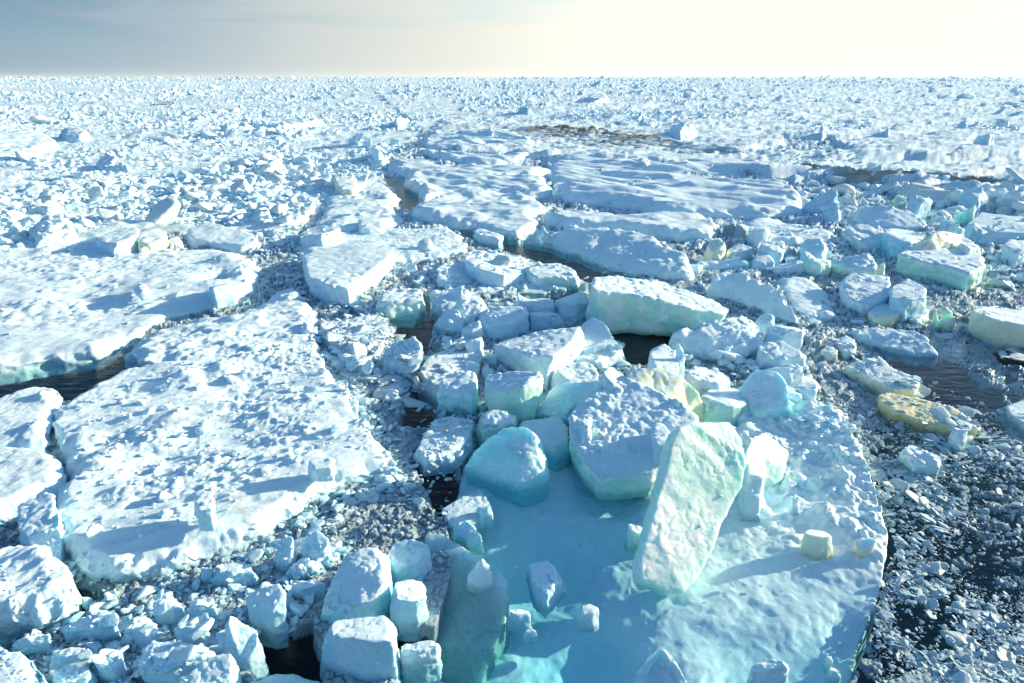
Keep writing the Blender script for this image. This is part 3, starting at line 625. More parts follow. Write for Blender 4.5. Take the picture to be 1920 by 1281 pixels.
# --- middle: blocks around the teal group
piece('ice_block', BK, 'block', 'five-sided white block standing in the brash left of centre', 'the five-sided block', 0.6, [(714, 668, .35), (735, 640, .6), (780, 625, .85), (790, 640, .75), (786, 672, .5), (775, 690, .35), (730, 682, .3)], cuts=3)
piece('ice_block', BK, 'grey', 'brown-grey mound of refrozen brash in the channel right of the big rubbly floe', 'the brown-grey mound', 0.3, [(612, 630), (640, 600), (690, 586), (722, 590), (735, 615), (715, 650), (680, 672), (630, 665)], cuts=1, lump=1.3, soft=8)
piece('ice_block', BK, 'block', 'low wedge of ice at the near end of the brown-grey mound', 'the low wedge', 0.35, [(628, 655), (650, 645), (680, 662), (702, 680), (690, 692), (660, 682)], cuts=3, lump=.6)
piece('ice_block', BK, 'grey', 'hump of soft dirty snow between two dark leads in the centre', 'the dirty snow hump', 0.32, [(790, 690), (815, 650), (850, 632), (890, 630), (905, 650), (895, 700), (860, 735), (810, 745), (785, 720)], cuts=1, lump=1.0, soft=8, flare=1.1)
piece('ice_block', BK, 'green', 'knobbly pale block beside the small open lead left of centre', 'the knobbly block by the lead', 0.55, [(702, 562), (720, 542), (760, 536), (792, 545), (795, 560), (770, 572), (725, 572)], cuts=3, lump=.7, cap=True)
for i, (lab, land, pg, z, mt) in enumerate([
    ('pointed snow-dusted block at the left end of the central pile', 'the pointed dusted block', [(846, 570, .5), (860, 545, .95), (895, 545, .85), (916, 568, .6), (905, 592, .4), (870, 592, .4)], .7, 'snow'),
    ('small ridge-backed block below the pointed dusted block', 'the ridge-backed block', [(812, 605, .2), (835, 575, .6), (852, 570, .7), (872, 600, .35), (862, 615, .25), (835, 616, .2)], .5, 'snow'),
    ('round knob of ice between the central pile and the dirty snow hump', 'the round knob', [(862, 618), (878, 605), (898, 606), (902, 622), (882, 632)], .55, 'snow'),
    ('broad white block in the middle of the central pile', 'the broad block in the pile', [(898, 600), (905, 580), (945, 575), (985, 580), (990, 600), (960, 622), (920, 630)], .65, 'block'),
    ('two-humped white block behind the broad one in the central pile', 'the two-humped block', [(955, 575), (975, 560), (1000, 562), (1030, 550), (1042, 570), (1010, 585), (970, 588)], .75, 'snow'),
    ('low white block at the right end of the central pile', 'the right pile block', [(990, 590), (1020, 580), (1050, 582), (1058, 600), (1025, 610), (995, 608)], .5, 'block'),
    ('white block wedged left of the large green and white block', 'the wedged white block', [(1042, 560), (1065, 548), (1095, 550), (1105, 575), (1080, 590), (1050, 585)], .75, 'snow'),
    ('small pale cube right of the round knob', 'the small pale cube', [(872, 640), (890, 628), (905, 636), (902, 655), (880, 660)], .6, 'snow'),
    ('rough white lump balanced on the thin floe behind the central pile', 'the balanced rough lump', [(808, 560, .5), (838, 545, .7), (862, 532, 1.0), (875, 545, .8), (860, 565, .5), (825, 575, .4)], .7, 'snow'),
    ]):
    piece('ice_block', BK, mt, lab, land, z, pg, cuts=4, lump=.5, seed=400+i)
piece('ice_floe', FL, 'snow', 'thin flat floe with a snowy rim behind the central pile', 'the thin flat floe', 0.12, [(795, 548), (850, 535), (930, 530), (1010, 528), (1065, 530), (1050, 542), (980, 548), (900, 552), (830, 562)], cuts=0, lump=.5)
piece('ice_block', BK, 'snow', 'triangular snow-topped block pointing right, with a teal left side', 'the triangular snow-topped block', 0.85, [(922, 632), (955, 620), (1020, 614), (1085, 608), (1099, 618), (1096, 634), (1070, 648), (1050, 666), (1025, 688), (1000, 676), (965, 655)], cuts=1, lump=.6, bot=-0.1, flare=0.86)
piece('ice_block', BK, 'snow', 'soft cone of snow behind the triangular snow-topped block', 'the snow cone', 0.5, [(1060, 650, .3), (1085, 610, .55), (1120, 590, .85), (1140, 598, .8), (1160, 635, .5), (1176, 668, .3), (1130, 680, .25), (1075, 675, .25)], cuts=1, lump=.5, soft=8)
piece('ice_block', BK, 'teal', 'snow-topped box-shaped block with a blue front left of the whitish green one', 'the blue-fronted box block', 0.65, [(828, 712), (845, 700), (893, 700), (894, 722), (886, 736), (850, 730), (818, 726)], cuts=3, cap=True, flare=1.08)
piece('ice_block', BK, 'green', 'whitish green block with a curved front and a crumb of snow on its back', 'the curved-front green block', 1.0, [(908, 700), (912, 690), (945, 690), (985, 697), (1022, 712), (1005, 728), (980, 735), (945, 730), (912, 722)], cuts=2, cap=True, bot=-.2, flare=0.88)
piece('ice_slab', BK, 'teal', 'smooth slate-blue plate leaning against the back of the large snow-topped block', 'the slate-blue plate', 0.8, [(995, 770, .2), (1020, 735, .55), (1060, 715, .9), (1110, 708, 1.1), (1130, 720, 1.1), (1120, 745, .8), (1070, 760, .5), (1060, 785, .2)], cuts=1, soft=6)
piece('ice_block', BK, 'snow', 'heap of crusted snow between the triangular and the large snow-topped blocks', 'the crusted heap', 0.55, [(1036, 700), (1060, 685), (1095, 680), (1120, 690), (1128, 708), (1100, 715), (1050, 715)], cuts=2, lump=1.0)
piece('ice_block', BK, 'glass', 'dull green block half hidden behind the turquoise block', 'the dull green block', 0.55, [(893, 800, .3), (905, 768, .7), (940, 760, .75), (968, 772, .6), (965, 792, .5), (935, 805, .4), (905, 815, .3)], cuts=3, cap=True)
piece('ice_block', BK, 'teal', 'bright turquoise wedge-shaped block with a white crown, left of the large snow-topped block', 'the turquoise block', 0.95,
      [(868, 872, .22), (890, 842, .6), (915, 812, .95), (955, 792, 1.2), (985, 795, 1.2), (1010, 808, 1.0), (1030, 838, .8), (1034, 868, .55), (1010, 895, .3), (975, 905, .25), (920, 890, .2)], cuts=2, bot=-0.45, flare=0.95, soft=3, cap=True)
piece('ice_block', BK, 'green', 'large snow-topped block with a dark green underside, in the middle of the foreground', 'the large snow-topped block', 0.8,
      [(1060, 782, .85), (1082, 755, .95), (1130, 730, 1.1), (1178, 708, 1.25), (1215, 722, 1.2), (1262, 748, 1.1), (1308, 780, .95), (1312, 815, .85), (1270, 850, .7), (1225, 892, .5), (1180, 900, .45), (1122, 905, .4), (1095, 870, .5), (1072, 820, .7)],
      cuts=0, bot=-0.12, flare=0.93, lump=.9, cap=True, soft=3)
piece('snow_lump', LP, 'snow', 'oval snow lump on the right of the large snow-topped block', 'the oval snow lump', 1.05, [(1222, 810), (1232, 792), (1250, 796), (1258, 820), (1250, 838), (1230, 832)], bot=.6, cuts=1, soft=8)
piece('snow_lump', LP, 'snow', 'small snow knob on the left rim of the large snow-topped block', 'the small snow knob', 1.12, [(1088, 786), (1096, 773), (1108, 778), (1109, 795), (1094, 798)], bot=.7, cuts=1, soft=8)
piece('ice_slab', BK, 'mint', 'tall leaning slab of pale green ice with a lit right edge, above the sunken shelf', 'the leaning pale green slab', 1.0,
      [(1256, 842, 1.78), (1272, 802, 2.03), (1295, 791, 2.05), (1368, 792, 1.88), (1388, 822, 1.7), (1400, 862, 1.47), (1390, 915, 1.12), (1356, 985, .72), (1350, 1004, .62), (1318, 1078, .2), (1285, 1112, .08), (1256, 1112, .1), (1206, 1090, .3), (1200, 1056, .52), (1220, 976, 1.0), (1242, 900, 1.42)],
      thick=0.38, cuts=0, wob=0.5, soft=3, rough=0.8)
piece('ice_slab', BK, 'teal', 'low dark-green plate jammed under the large snow-topped block, behind the turquoise one', 'the jammed plate', 0.3, [(965, 800), (1000, 778), (1050, 775), (1065, 800), (1068, 830), (1040, 838), (1005, 830)], cuts=1, cap=True)
# --- right of the slab
piece('ice_block', BK, 'yellow', 'smooth cream boulder behind the large snow-topped block', 'the cream boulder', 1.35, [(1150, 700, 1.3), (1180, 684, 1.4), (1235, 684, 1.4), (1280, 705, 1.2), (1310, 735, .9), (1325, 760, .6), (1290, 768, .6), (1240, 750, .9), (1180, 715, 1.2)], cuts=1, soft=8)
piece('ice_block', BK, 'snow', 'white knob perched at the left end of the cream boulder', 'the white knob', 1.2, [(1128, 705), (1140, 690), (1165, 690), (1182, 702), (1168, 722), (1140, 724)], bot=.3, cuts=2, soft=8)
piece('ice_block', BK, 'teal', 'rounded pale turquoise boulder with a yellow-green foot, right of the cream boulder', 'the pale turquoise boulder', 1.15, [(1388, 722, .8), (1405, 692, 1.15), (1430, 678, 1.3), (1455, 690, 1.2), (1475, 715, 1.0), (1484, 745, .8), (1460, 765, .55), (1420, 770, .45), (1395, 755, .5)], cuts=1, soft=8, bot=-.3)
piece('ice_block', BK, 'glass', 'dull grey-green translucent lump left of the pale turquoise boulder', 'the grey-green lump', 0.65, [(1312, 745), (1335, 722), (1380, 718), (1404, 728), (1402, 752), (1375, 768), (1330, 765)], cuts=3, soft=8)
piece('ice_block', BK, 'snow', 'flattened snow-crusted block behind the grey-green lump', 'the flattened crusted block', 0.8, [(1280, 700), (1310, 685), (1350, 688), (1372, 705), (1350, 718), (1300, 718)], cuts=3, lump=.5)
piece('ice_block', BK, 'snow', 'pear-shaped white lump right of the upper end of the leaning slab', 'the pear-shaped lump', 1.0, [(1395, 838), (1410, 820), (1432, 835), (1440, 865), (1432, 888), (1405, 890), (1396, 865)], bot=-.2, cuts=1, soft=8)
piece('ice_block', BK, 'mint', 'curtain-like block of white and yellowish ice right of the pear-shaped lump', 'the curtain-like block', 0.8, [(1402, 825, 1.0), (1430, 808, 1.0), (1470, 815, .8), (1478, 840, .6), (1470, 880, .35), (1450, 902, .2), (1425, 895, .3), (1435, 860, .6)], cuts=2, soft=6, lump=.4)
piece('ice_block', BK, 'snow', 'white boulder above the cream boulder, at the left of a snowy pair', 'the white boulder', 0.85, [(1214, 672), (1222, 655), (1245, 650), (1268, 660), (1275, 680), (1250, 690), (1225, 688)], cuts=2, soft=8)
piece('ice_block', BK, 'snow', 'upright pointed snow tooth beside the white boulder', 'the snow tooth', 1.2, [(1256, 655, 1.0), (1264, 628, 1.5), (1280, 645, 1.2), (1286, 668, .9), (1272, 678, .8), (1258, 672, .8)], cuts=1, bot=.1)
piece('ice_floe', FL, 'snow', 'broad tilted white floe in front of the large green and white block', 'the broad tilted floe', 0.6, [(1258, 618, .8), (1300, 600, .9), (1345, 588, 1.0), (1395, 590, .8), (1425, 615, .6), (1430, 645, .4), (1400, 658, .3), (1345, 662, .3), (1295, 648, .4)], cuts=1, lump=.6, wave=(.06, 1, .5, .3))
piece('ice_block', BK, 'green', 'large green and white block with a shadowed hollow beneath, right of centre', 'the large green and white block', 1.15,
      [(1092, 555), (1110, 535), (1150, 522), (1200, 517), (1260, 520), (1310, 527), (1345, 542), (1366, 562), (1362, 578), (1330, 584), (1290, 578), (1240, 572), (1180, 566), (1120, 568)], cuts=1, cap=True, bot=0.0, flare=.93)
piece('ice_floe', FL, 'snow', 'upturned smooth white floe with a sharp upper edge behind the large green and white block', 'the upturned smooth floe', 0.9,
      [(1328, 522, .8), (1338, 504, 1.0), (1400, 503, 1.1), (1450, 520, 1.1), (1482, 545, 1.0), (1504, 575, .8), (1506, 590, .5), (1470, 590, .3), (1420, 572, .25), (1370, 552, .3)], cuts=0, soft=5, rough=.7)
piece('ice_floe', FL, 'snow', 'flat low floe tucked behind the upturned smooth floe', 'the flat low floe', 0.2, [(1450, 522), (1490, 515), (1530, 528), (1552, 548), (1556, 585), (1530, 602), (1505, 598), (1480, 560)], cuts=0, lump=.3)
for i, (lab, land, pg, z, mt) in enumerate([
    ('thick white block on the right shore of the central pile, above another', 'the thick shore block', [(1436, 625), (1450, 605), (1490, 607), (1508, 622), (1504, 638), (1470, 642)], .75, 'snow'),
    ('lumpy block directly below the thick shore block', 'the lumpy shore block', [(1420, 660), (1435, 645), (1480, 642), (1510, 665), (1510, 685), (1470, 690), (1430, 680)], .55, 'snow'),
    ('small pale block left of the thick shore block', 'the small shore block', [(1410, 612), (1425, 593), (1450, 600), (1448, 615), (1430, 622)], .6, 'block'),
    ('flat rough slab at the water side, right of the upturned smooth floe', 'the flat rough slab', [(1515, 590), (1545, 582), (1568, 592), (1560, 602), (1525, 602)], .25, 'snow'),
    ('white block at the right shore above the pale turquoise boulder', 'the block above the boulder', [(1440, 690), (1465, 680), (1500, 690), (1512, 705), (1480, 715), (1450, 708)], .7, 'snow'),
    ('knuckled white block on the outer rim, right of the pale turquoise boulder', 'the knuckled rim block', [(1490, 725), (1515, 712), (1535, 735), (1528, 760), (1500, 760)], .55, 'snow'),
    ]):
    piece('ice_block', BK, mt, lab, land, z, pg, cuts=4, lump=.5, seed=500+i)
# --- sunken shelf: rim above the water on the right, deep in the middle
CT = [(1000, 930, -.55), (1000, 1050, -1.0), (1100, 1200, -1.1), (950, 1350, -1.2), (900, 880, -.35), (1150, 950, -.75), (1250, 1130, -.32), (1330, 1230, -.42), (1400, 1050, -.10), (1480, 1150, -.2), (1420, 940, -.03), (1500, 900, .12),
      (1560, 960, .10), (1620, 1000, .14), (1600, 900, .34), (1540, 810, .42), (1480, 770, .35), (1400, 790, .25), (1650, 1040, .06), (1630, 1110, -.10), (1600, 1200, -.7), (1500, 1260, -.8), (1400, 1290, -.8), (1580, 1400, -.9), (1250, 850, -.1), (1300, 1400, -1.1), (840, 1000, -.9), (1100, 850, -.5), (1540, 1080, -.1)]
def shelf():
    poly = SHELF
    xs = [P3(p[0], p[1]) for p in poly]
    c = Vector((2.6, 11.5, 0))
    V, Q = remesh_poly([Vector((p.x, p.y, 0.0)) for p in xs], [Vector((p.x, p.y, -0.6)) for p in xs], 0.032)
    V = laplace(V, Q, 4)
    px, py = proj(V[:, 0], V[:, 1], 0*V[:, 0])
    num = np.zeros(len(V)); den = np.zeros(len(V))
    for a, b, z in CT:
        w = 1/(((px-a)**2+((py-b)*1.2)**2)+900)**1.3; num += w*z; den += w
    rim = smooth01(-polydist(px, py, SHELF)/40+1)
    tz = num/den
    em = smooth01((tz+0.15)/0.3)
    k = fbm3(V*np.array([1, 1, 0]), 0.9, 5, 8, 0.6)
    f1, f2, cid, cx, cy = worley2(V[:, 0]/0.28, V[:, 1]/0.28, 12)
    lump = np.sqrt(np.clip(1-(f1/(.25+.5*cid))**2, 0, 1))*cid**2.2
    east = smooth01((px-1080)/320)
    tz = np.where(tz < 0, tz*(0.62-0.12*east), tz)
    V[:, 2] += tz + (0.12-0.02*east*(1-em))*k + (0.08+0.92*em)*(0.14*lump+0.16*fbm3(V, 2.5, 5, 15, 0.6)) + (0.006+0.02*em)*fbm3(V, 8.0, 3, 16)
    V[:, 0] += 0.18*fbm3(V, 0.8, 4, 18, 0.6); V[:, 1] += 0.18*fbm3(V, 0.8, 4, 19, 0.6)
    o = link('ice_shelf', mesh_from('ice_shelf', V-np.array(c), Q, 'shelf')); o.location = c
    tag(o, 'broad sunken shelf of pale blue-green ice with a crusted white rim on its right', 'ice floe', 'ice floes in the drifting pack')
    SOLIDS.append((V, Q)); HAND.append((o, 1350, 1100, 'the sunken shelf'))
shelf()
piece('ice_slab', BK, 'glass', 'dark green half-sunken slab with a pale frosty top corner, beside the oblong blue block', 'the dark green sunken slab', 0.05,
      [(800, 1000, .12), (830, 1000, .15), (880, 1030, .12), (930, 1060, .15), (956, 1085, .2), (958, 1130, .1), (950, 1180, .0), (925, 1230, -.15), (900, 1290, -.3), (830, 1290, -.6), (800, 1200, -.35), (790, 1100, -.1)], bot=-0.9, flare=1.0, cuts=0, soft=6, rough=.7)
for i, (nm, mt, lab, land, pg, z) in enumerate([
    ('ice_block', 'snow', 'white spiky lump sitting on the dark green sunken slab', 'the spiky lump', [(876, 1072, .3), (895, 1048, .6), (905, 1042, .7), (920, 1060, .45), (925, 1080, .3), (900, 1092, .25), (880, 1085, .25)], .4),
    ('ice_block', 'block', 'blue kite-shaped piece floating alone over the sunken shelf', 'the kite-shaped piece', [(988, 1045, .3), (1020, 1042, .35), (1045, 1062, .35), (1058, 1085, .25), (1035, 1105, .3), (1018, 1132, .2), (1002, 1110, .25)], .3),
    ('ice_block', 'block', 'small square block floating below the dark green sunken slab tip', 'the small square floater', [(952, 1145), (975, 1140), (996, 1146), (994, 1160), (975, 1168), (954, 1160)], .25),
    ('ice_block', 'snow', 'tiny snowy chip under the small square floater', 'the tiny chip', [(980, 1182), (995, 1176), (1010, 1186), (1002, 1196), (985, 1194)], .15),
    ('ice_block', 'snow', 'lone notched white chunk floating in the middle of the sunken shelf water', 'the notched chunk', [(1082, 1148), (1098, 1132), (1115, 1134), (1122, 1148), (1112, 1162), (1088, 1166)], .3),
    ('ice_block', 'green', 'pale green cube touching the left side of the leaning slab', 'the pale green cube', [(1176, 985), (1205, 984), (1218, 995), (1210, 1012), (1180, 1010)], .35),
    ('ice_block', 'snow', 'big smooth white block cut by the bottom edge of the view', 'the bottom white block', [(1188, 1255, .7), (1205, 1225, 1.0), (1232, 1205, 1.2), (1262, 1225, 1.1), (1290, 1262, .9), (1310, 1310, .6), (1250, 1340, .5), (1190, 1310, .5)], .8),
    ('ice_block', 'snow', 'rounded white block near the bottom edge, right of the bottom white block', 'the rounded bottom block', [(1408, 1248), (1425, 1235), (1455, 1235), (1480, 1252), (1478, 1268), (1440, 1272), (1412, 1262)], .4),
    ('ice_block', 'yellow', 'creamy yellow chunk lying on the wet right part of the shelf', 'the creamy chunk', [(1498, 1002), (1515, 988), (1540, 992), (1562, 1010), (1562, 1028), (1535, 1035), (1510, 1020)], .4),
    ('ice_block', 'snow', 'small white crumb pair near the bottom edge right of the rounded block', 'the crumb', [(1545, 1232), (1558, 1226), (1566, 1236), (1556, 1245)], .2),
    ('ice_block', 'snow', 'irregular white crumb just below another near the bottom right of the shelf', 'the irregular crumb', [(1550, 1256), (1568, 1250), (1580, 1262), (1562, 1270)], .2),
    ('ice_block', 'snow', 'oval white pebble of ice right of the leaning slab top, alone on wet ice', 'the oval pebble', [(1484, 938), (1492, 926), (1502, 936), (1502, 948), (1490, 948)], .4),
    ('ice_block', 'yellow', 'flat cream patch of ice standing at the inner edge of the shelf rim', 'the cream patch', [(1602, 1018), (1625, 1008), (1645, 1020), (1640, 1040), (1622, 1048), (1608, 1032)], .28),
    ('ice_block', 'block', 'blue shard floating at the upper left of the sunken shelf', 'the blue shard', [(852, 995, .2), (870, 970, .5), (890, 985, .4), (906, 1008, .25), (880, 1020, .15)], .3),
    ('ice_block', 'block', 'small rounded cube just above the blue shard', 'the rounded cube', [(892, 952), (905, 942), (922, 948), (922, 968), (900, 972)], .3),
    ('ice_block', 'block', 'wide crumbly blue cluster left of the turquoise block', 'the crumbly cluster', [(770, 840), (800, 790), (850, 780), (890, 790), (880, 830), (850, 870), (800, 880)], .25),
    ('ice_block', 'block', 'ragged blue sheet of slushy ice below the turquoise block', 'the ragged sheet', [(832, 960), (860, 925), (900, 915), (925, 935), (900, 975), (860, 1000), (840, 995)], .12),
    ]):
    piece(nm, BK, mt, lab, land, z, pg, cuts=3, lump=.3 if 'smooth' not in lab else 0, seed=600+i, bot=-.12)
# --- channel and the upper centre
piece('ice_block', BK, 'snow', 'large snowy block with a bright face cut slantwise along its right side', 'the slant-faced block', 0.8,
      [(567, 478), (600, 465), (650, 456), (705, 458), (740, 462), (722, 485), (700, 505), (672, 520), (650, 540), (620, 536), (575, 520)], cuts=0, bot=-.2, flare=1.0, lump=.2, gz=(0.0006, 0))
piece('ice_floe', FL, 'snow', 'flat floe with a straight upper edge behind the slant-faced block', 'the straight-edged floe', 0.35,
      [(562, 450), (570, 435), (650, 430), (740, 424), (835, 421), (860, 438), (880, 452), (872, 466), (800, 478), (740, 484), (640, 484), (565, 478)], cuts=0, lump=.45)
piece('ice_block', BK, 'snow', 'pair of snow-covered blocks at the left end of the straight-edged floe', 'the paired blocks', 0.75, [(563, 430), (580, 418), (610, 417), (635, 428), (636, 440), (600, 446), (565, 448)], cuts=3)
piece('ice_floe', FL, 'snow', 'long snowy floe narrowing downwards left of the dark lead', 'the long narrow floe', 0.4,
      [(590, 420), (605, 395), (612, 370), (640, 350), (680, 338), (720, 340), (738, 352), (752, 372), (735, 385), (740, 400), (757, 412), (740, 422), (660, 428), (610, 428)], cuts=0, lump=.3, wave=(.2, 3, 1.6, .1))
piece('ice_block', BK, 'yellow', 'cream coloured block on the upper end of the long narrow floe', 'the cream block on the narrow floe', 1.1, [(622, 330), (645, 322), (665, 332), (668, 345), (650, 352), (628, 342)], cuts=3)
piece('ice_block', BK, 'snow', 'squared white block at the lower edge of the long narrow floe', 'the squared white block', 0.65, [(672, 415), (690, 408), (716, 410), (718, 424), (690, 427), (674, 424)], cuts=3)
piece('ice_block', BK, 'snow', 'square white slab standing between two leads at the upper centre', 'the square white slab', 0.35, [(822, 502, .5), (828, 490, .6), (865, 488, .5), (885, 510, .2), (886, 528, .15), (850, 530, .3), (820, 524, .4)], cuts=1)
piece('ice_block', BK, 'snow', 'thick tilted slab with a creased top right of the square white slab', 'the creased slab', 0.55, [(866, 480, .6), (880, 468, .6), (930, 470, .5), (985, 485, .4), (1010, 500, .3), (985, 510, .5), (945, 515, .6), (905, 508, .7), (875, 492, .7)], cuts=0, lump=.2)
piece('ice_block', BK, 'green', 'low white slab with a pale green front, right of the creased slab', 'the low green-fronted slab', 0.5, [(976, 508), (990, 500), (1050, 497), (1078, 506), (1086, 520), (1050, 518), (1000, 520)], cuts=1, cap=True)
piece('ice_block', BK, 'snow', 'small white slab alone in the dark lead above the creased slab', 'the lone small slab', 0.4, [(888, 432), (895, 426), (920, 432), (944, 440), (930, 450), (900, 446)], cuts=1)
piece('ice_floe', FL, 'snow', 'long sharp-crested snow floe reaching down right from the wavy field', 'the sharp-crested floe', 0.85,
      [(978, 440, .5), (1000, 425, .9), (1022, 412, 1.4), (1060, 420, 1.1), (1130, 425, 1.1), (1190, 428, 1.1), (1240, 442, 1.0), (1262, 465, .9), (1298, 480, .8), (1296, 500, .6), (1250, 506, .5), (1190, 500, .45), (1130, 488, .4), (1080, 470, .35), (1030, 455, .3)], cuts=0, lump=.15, soft=6, wave=(.08, 3, 1, -.2))
W0 = (1.0, 12.0, 4.6, -0.35)
for i, (lab, land, z, pg, wv) in enumerate([
    ('farthest plate of the wavy snow floes, with a bright crest along its left end', 'the far wavy plate', .4, [(792, 285), (800, 268), (870, 258), (940, 254), (1000, 268), (1015, 284), (985, 296), (940, 312), (890, 312), (830, 300)], (1.1, 9, 4, -.3)),
    ('long plate of the wavy snow floes whose bright ridge starts at the dark crack', 'the long ridged plate', .42, [(728, 312), (748, 298), (800, 300), (860, 312), (940, 318), (1000, 306), (1040, 316), (1020, 330), (940, 334), (860, 334), (800, 328), (745, 322)], (.8, 9, 4, -.35)),
    ('bumpy middle plate of the wavy snow floes, above the humped floe', 'the bumpy middle plate', .4, [(756, 345), (775, 330), (830, 332), (900, 340), (960, 338), (1020, 340), (1035, 362), (1000, 370), (950, 362), (880, 358), (835, 366), (795, 372), (785, 356)], (.8, 6, 3.5, -.3)),
    ('broad wind-furrowed plate, largest of the wavy snow floes, in the upper centre', 'the broad furrowed plate', .4, [(1030, 300), (1080, 296), (1200, 303), (1330, 300), (1400, 304), (1470, 330), (1498, 360), (1502, 395), (1440, 402), (1380, 402), (1300, 400), (1240, 398), (1180, 384), (1110, 378), (1060, 372), (1045, 350), (1030, 330)], (1.0, 13, 4.6, -.35)),
    ('far snow plate between the stained ridge and the wavy snow floes', 'the plate under the stained ridge', .5, [(1010, 276), (1080, 284), (1200, 296), (1330, 292), (1400, 298), (1330, 304), (1200, 302), (1080, 296), (1020, 292)], (.5, 9, 4, -.2))]):
    piece('snow_floe', FL, 'floe', lab, land, z, pg, cuts=0, wave=wv, wob=.5, soft=5, rough=.5, seed=1200+i, group='wavy snow floes in the upper centre')
piece('ice_floe', FL, 'floe', 'humped snow floe in front of the wavy snow floes, beside the dark lead', 'the humped floe', 0.55,
      [(765, 400), (790, 385), (830, 372), (880, 362), (950, 362), (1000, 375), (1020, 395), (985, 405), (940, 412), (900, 418), (840, 412)], cuts=0, rough=.5, wave=(.6, 5, 2.6, .1), soft=6, mounds=[(890, 372, 1.2, .3), (975, 372, 1.2, .4)])
piece('ice_floe', FL, 'floe', 'smooth tongue-shaped floe in front of the humped floe', 'the tongue-shaped floe', 0.55,
      [(880, 415), (905, 402), (950, 395), (985, 400), (1015, 412), (1000, 424), (970, 435), (930, 428)], cuts=0, wave=(.12, 3, 2, .1), soft=8)
piece('ice_floe', FL, 'floe', 'long snowy bank below the wavy snow floes', 'the long snowy bank', 0.5,
      [(1020, 405), (1080, 400), (1150, 410), (1250, 405), (1330, 408), (1345, 425), (1330, 440), (1270, 440), (1180, 428), (1080, 422), (1030, 414)], cuts=0, rough=.6, wave=(.45, 6, 2.5, .1), soft=6)
piece('ice_floe', FL, 'floe', 'layered snow floe between the wavy snow floes and the right channel', 'the layered floe', 0.45,
      [(1385, 412), (1430, 404), (1500, 415), (1560, 428), (1562, 445), (1500, 450), (1440, 450), (1400, 438)], cuts=0, wave=(.15, 4, 1.5, -.1), lump=.3)
for i, (mt, lab, land, pg, z) in enumerate([
    ('teal', 'thin green plate with upturned tips behind the upturned smooth floe', 'the thin green plate', [(1305, 490, .3), (1340, 488, .35), (1390, 482, .5), (1410, 480, .7), (1400, 496, .3), (1350, 504, .15), (1315, 502, .15)], .3),
    ('yellow', 'small yellowish boulder above the thin green plate', 'the small yellowish boulder', [(1322, 468), (1332, 455), (1350, 455), (1362, 468), (1345, 478)], .75),
    ('snow', 'rounded white block right of the small yellowish boulder', 'the rounded white block', [(1362, 470), (1375, 460), (1400, 460), (1414, 470), (1400, 480), (1370, 480)], .55),
    ('block', 'pale squarish boulder with a slanted face among smaller ones, centre right', 'the bevelled boulder', [(1424, 465), (1435, 450), (1465, 450), (1476, 465), (1470, 480), (1440, 482)], .85),
    ('teal', 'leaning pale green block with a flat face next to the right channel', 'the flat-faced green block', [(1498, 462, .6), (1512, 445, .9), (1540, 440, 1.1), (1552, 455, .9), (1550, 478, .5), (1520, 480, .4)], .8),
    ('block', 'pointed pale block in front of the flat-faced green block', 'the pointed pale block', [(1492, 488, .4), (1505, 468, .9), (1520, 470, .8), (1535, 488, .4), (1515, 496, .3)], .6),
    ('green', 'square green block standing at the edge of the right channel', 'the square channel block', [(1514, 500), (1525, 488), (1558, 482), (1558, 502), (1540, 510)], .6),
    ('block', 'flat-topped pale block left of the pointed pale block', 'the flat-topped block', [(1412, 488), (1420, 478), (1450, 486), (1452, 498), (1430, 502), (1414, 498)], .5),
    ('snow', 'crumbly white heap between the flat-topped block and the channel', 'the crumbly heap', [(1448, 500), (1470, 490), (1505, 494), (1510, 506), (1480, 514), (1450, 510)], .4),
    ('snow', 'upright snowy block at the dark gap in the layered floe', 'the block at the gap', [(1404, 440), (1420, 422), (1440, 430), (1446, 445), (1425, 452)], .9),
    ('grey', 'blue-grey block left of the dark gap in the layered floe', 'the blue-grey gap block', [(1355, 425), (1365, 415), (1380, 418), (1380, 432), (1360, 434)], .7),
    ('grey', 'blue-grey wedge just right of the dark gap', 'the gap wedge', [(1378, 435), (1388, 415), (1405, 430), (1402, 442), (1385, 442)], .7),
    ('snow', 'low white lump at the right tip of the sharp-crested floe', 'the tip lump', [(1292, 500), (1305, 492), (1318, 500), (1310, 510)], .4),
    ]):
    piece('ice_block', BK, mt, lab, land, z, pg, cuts=3, lump=.2, seed=700+i)
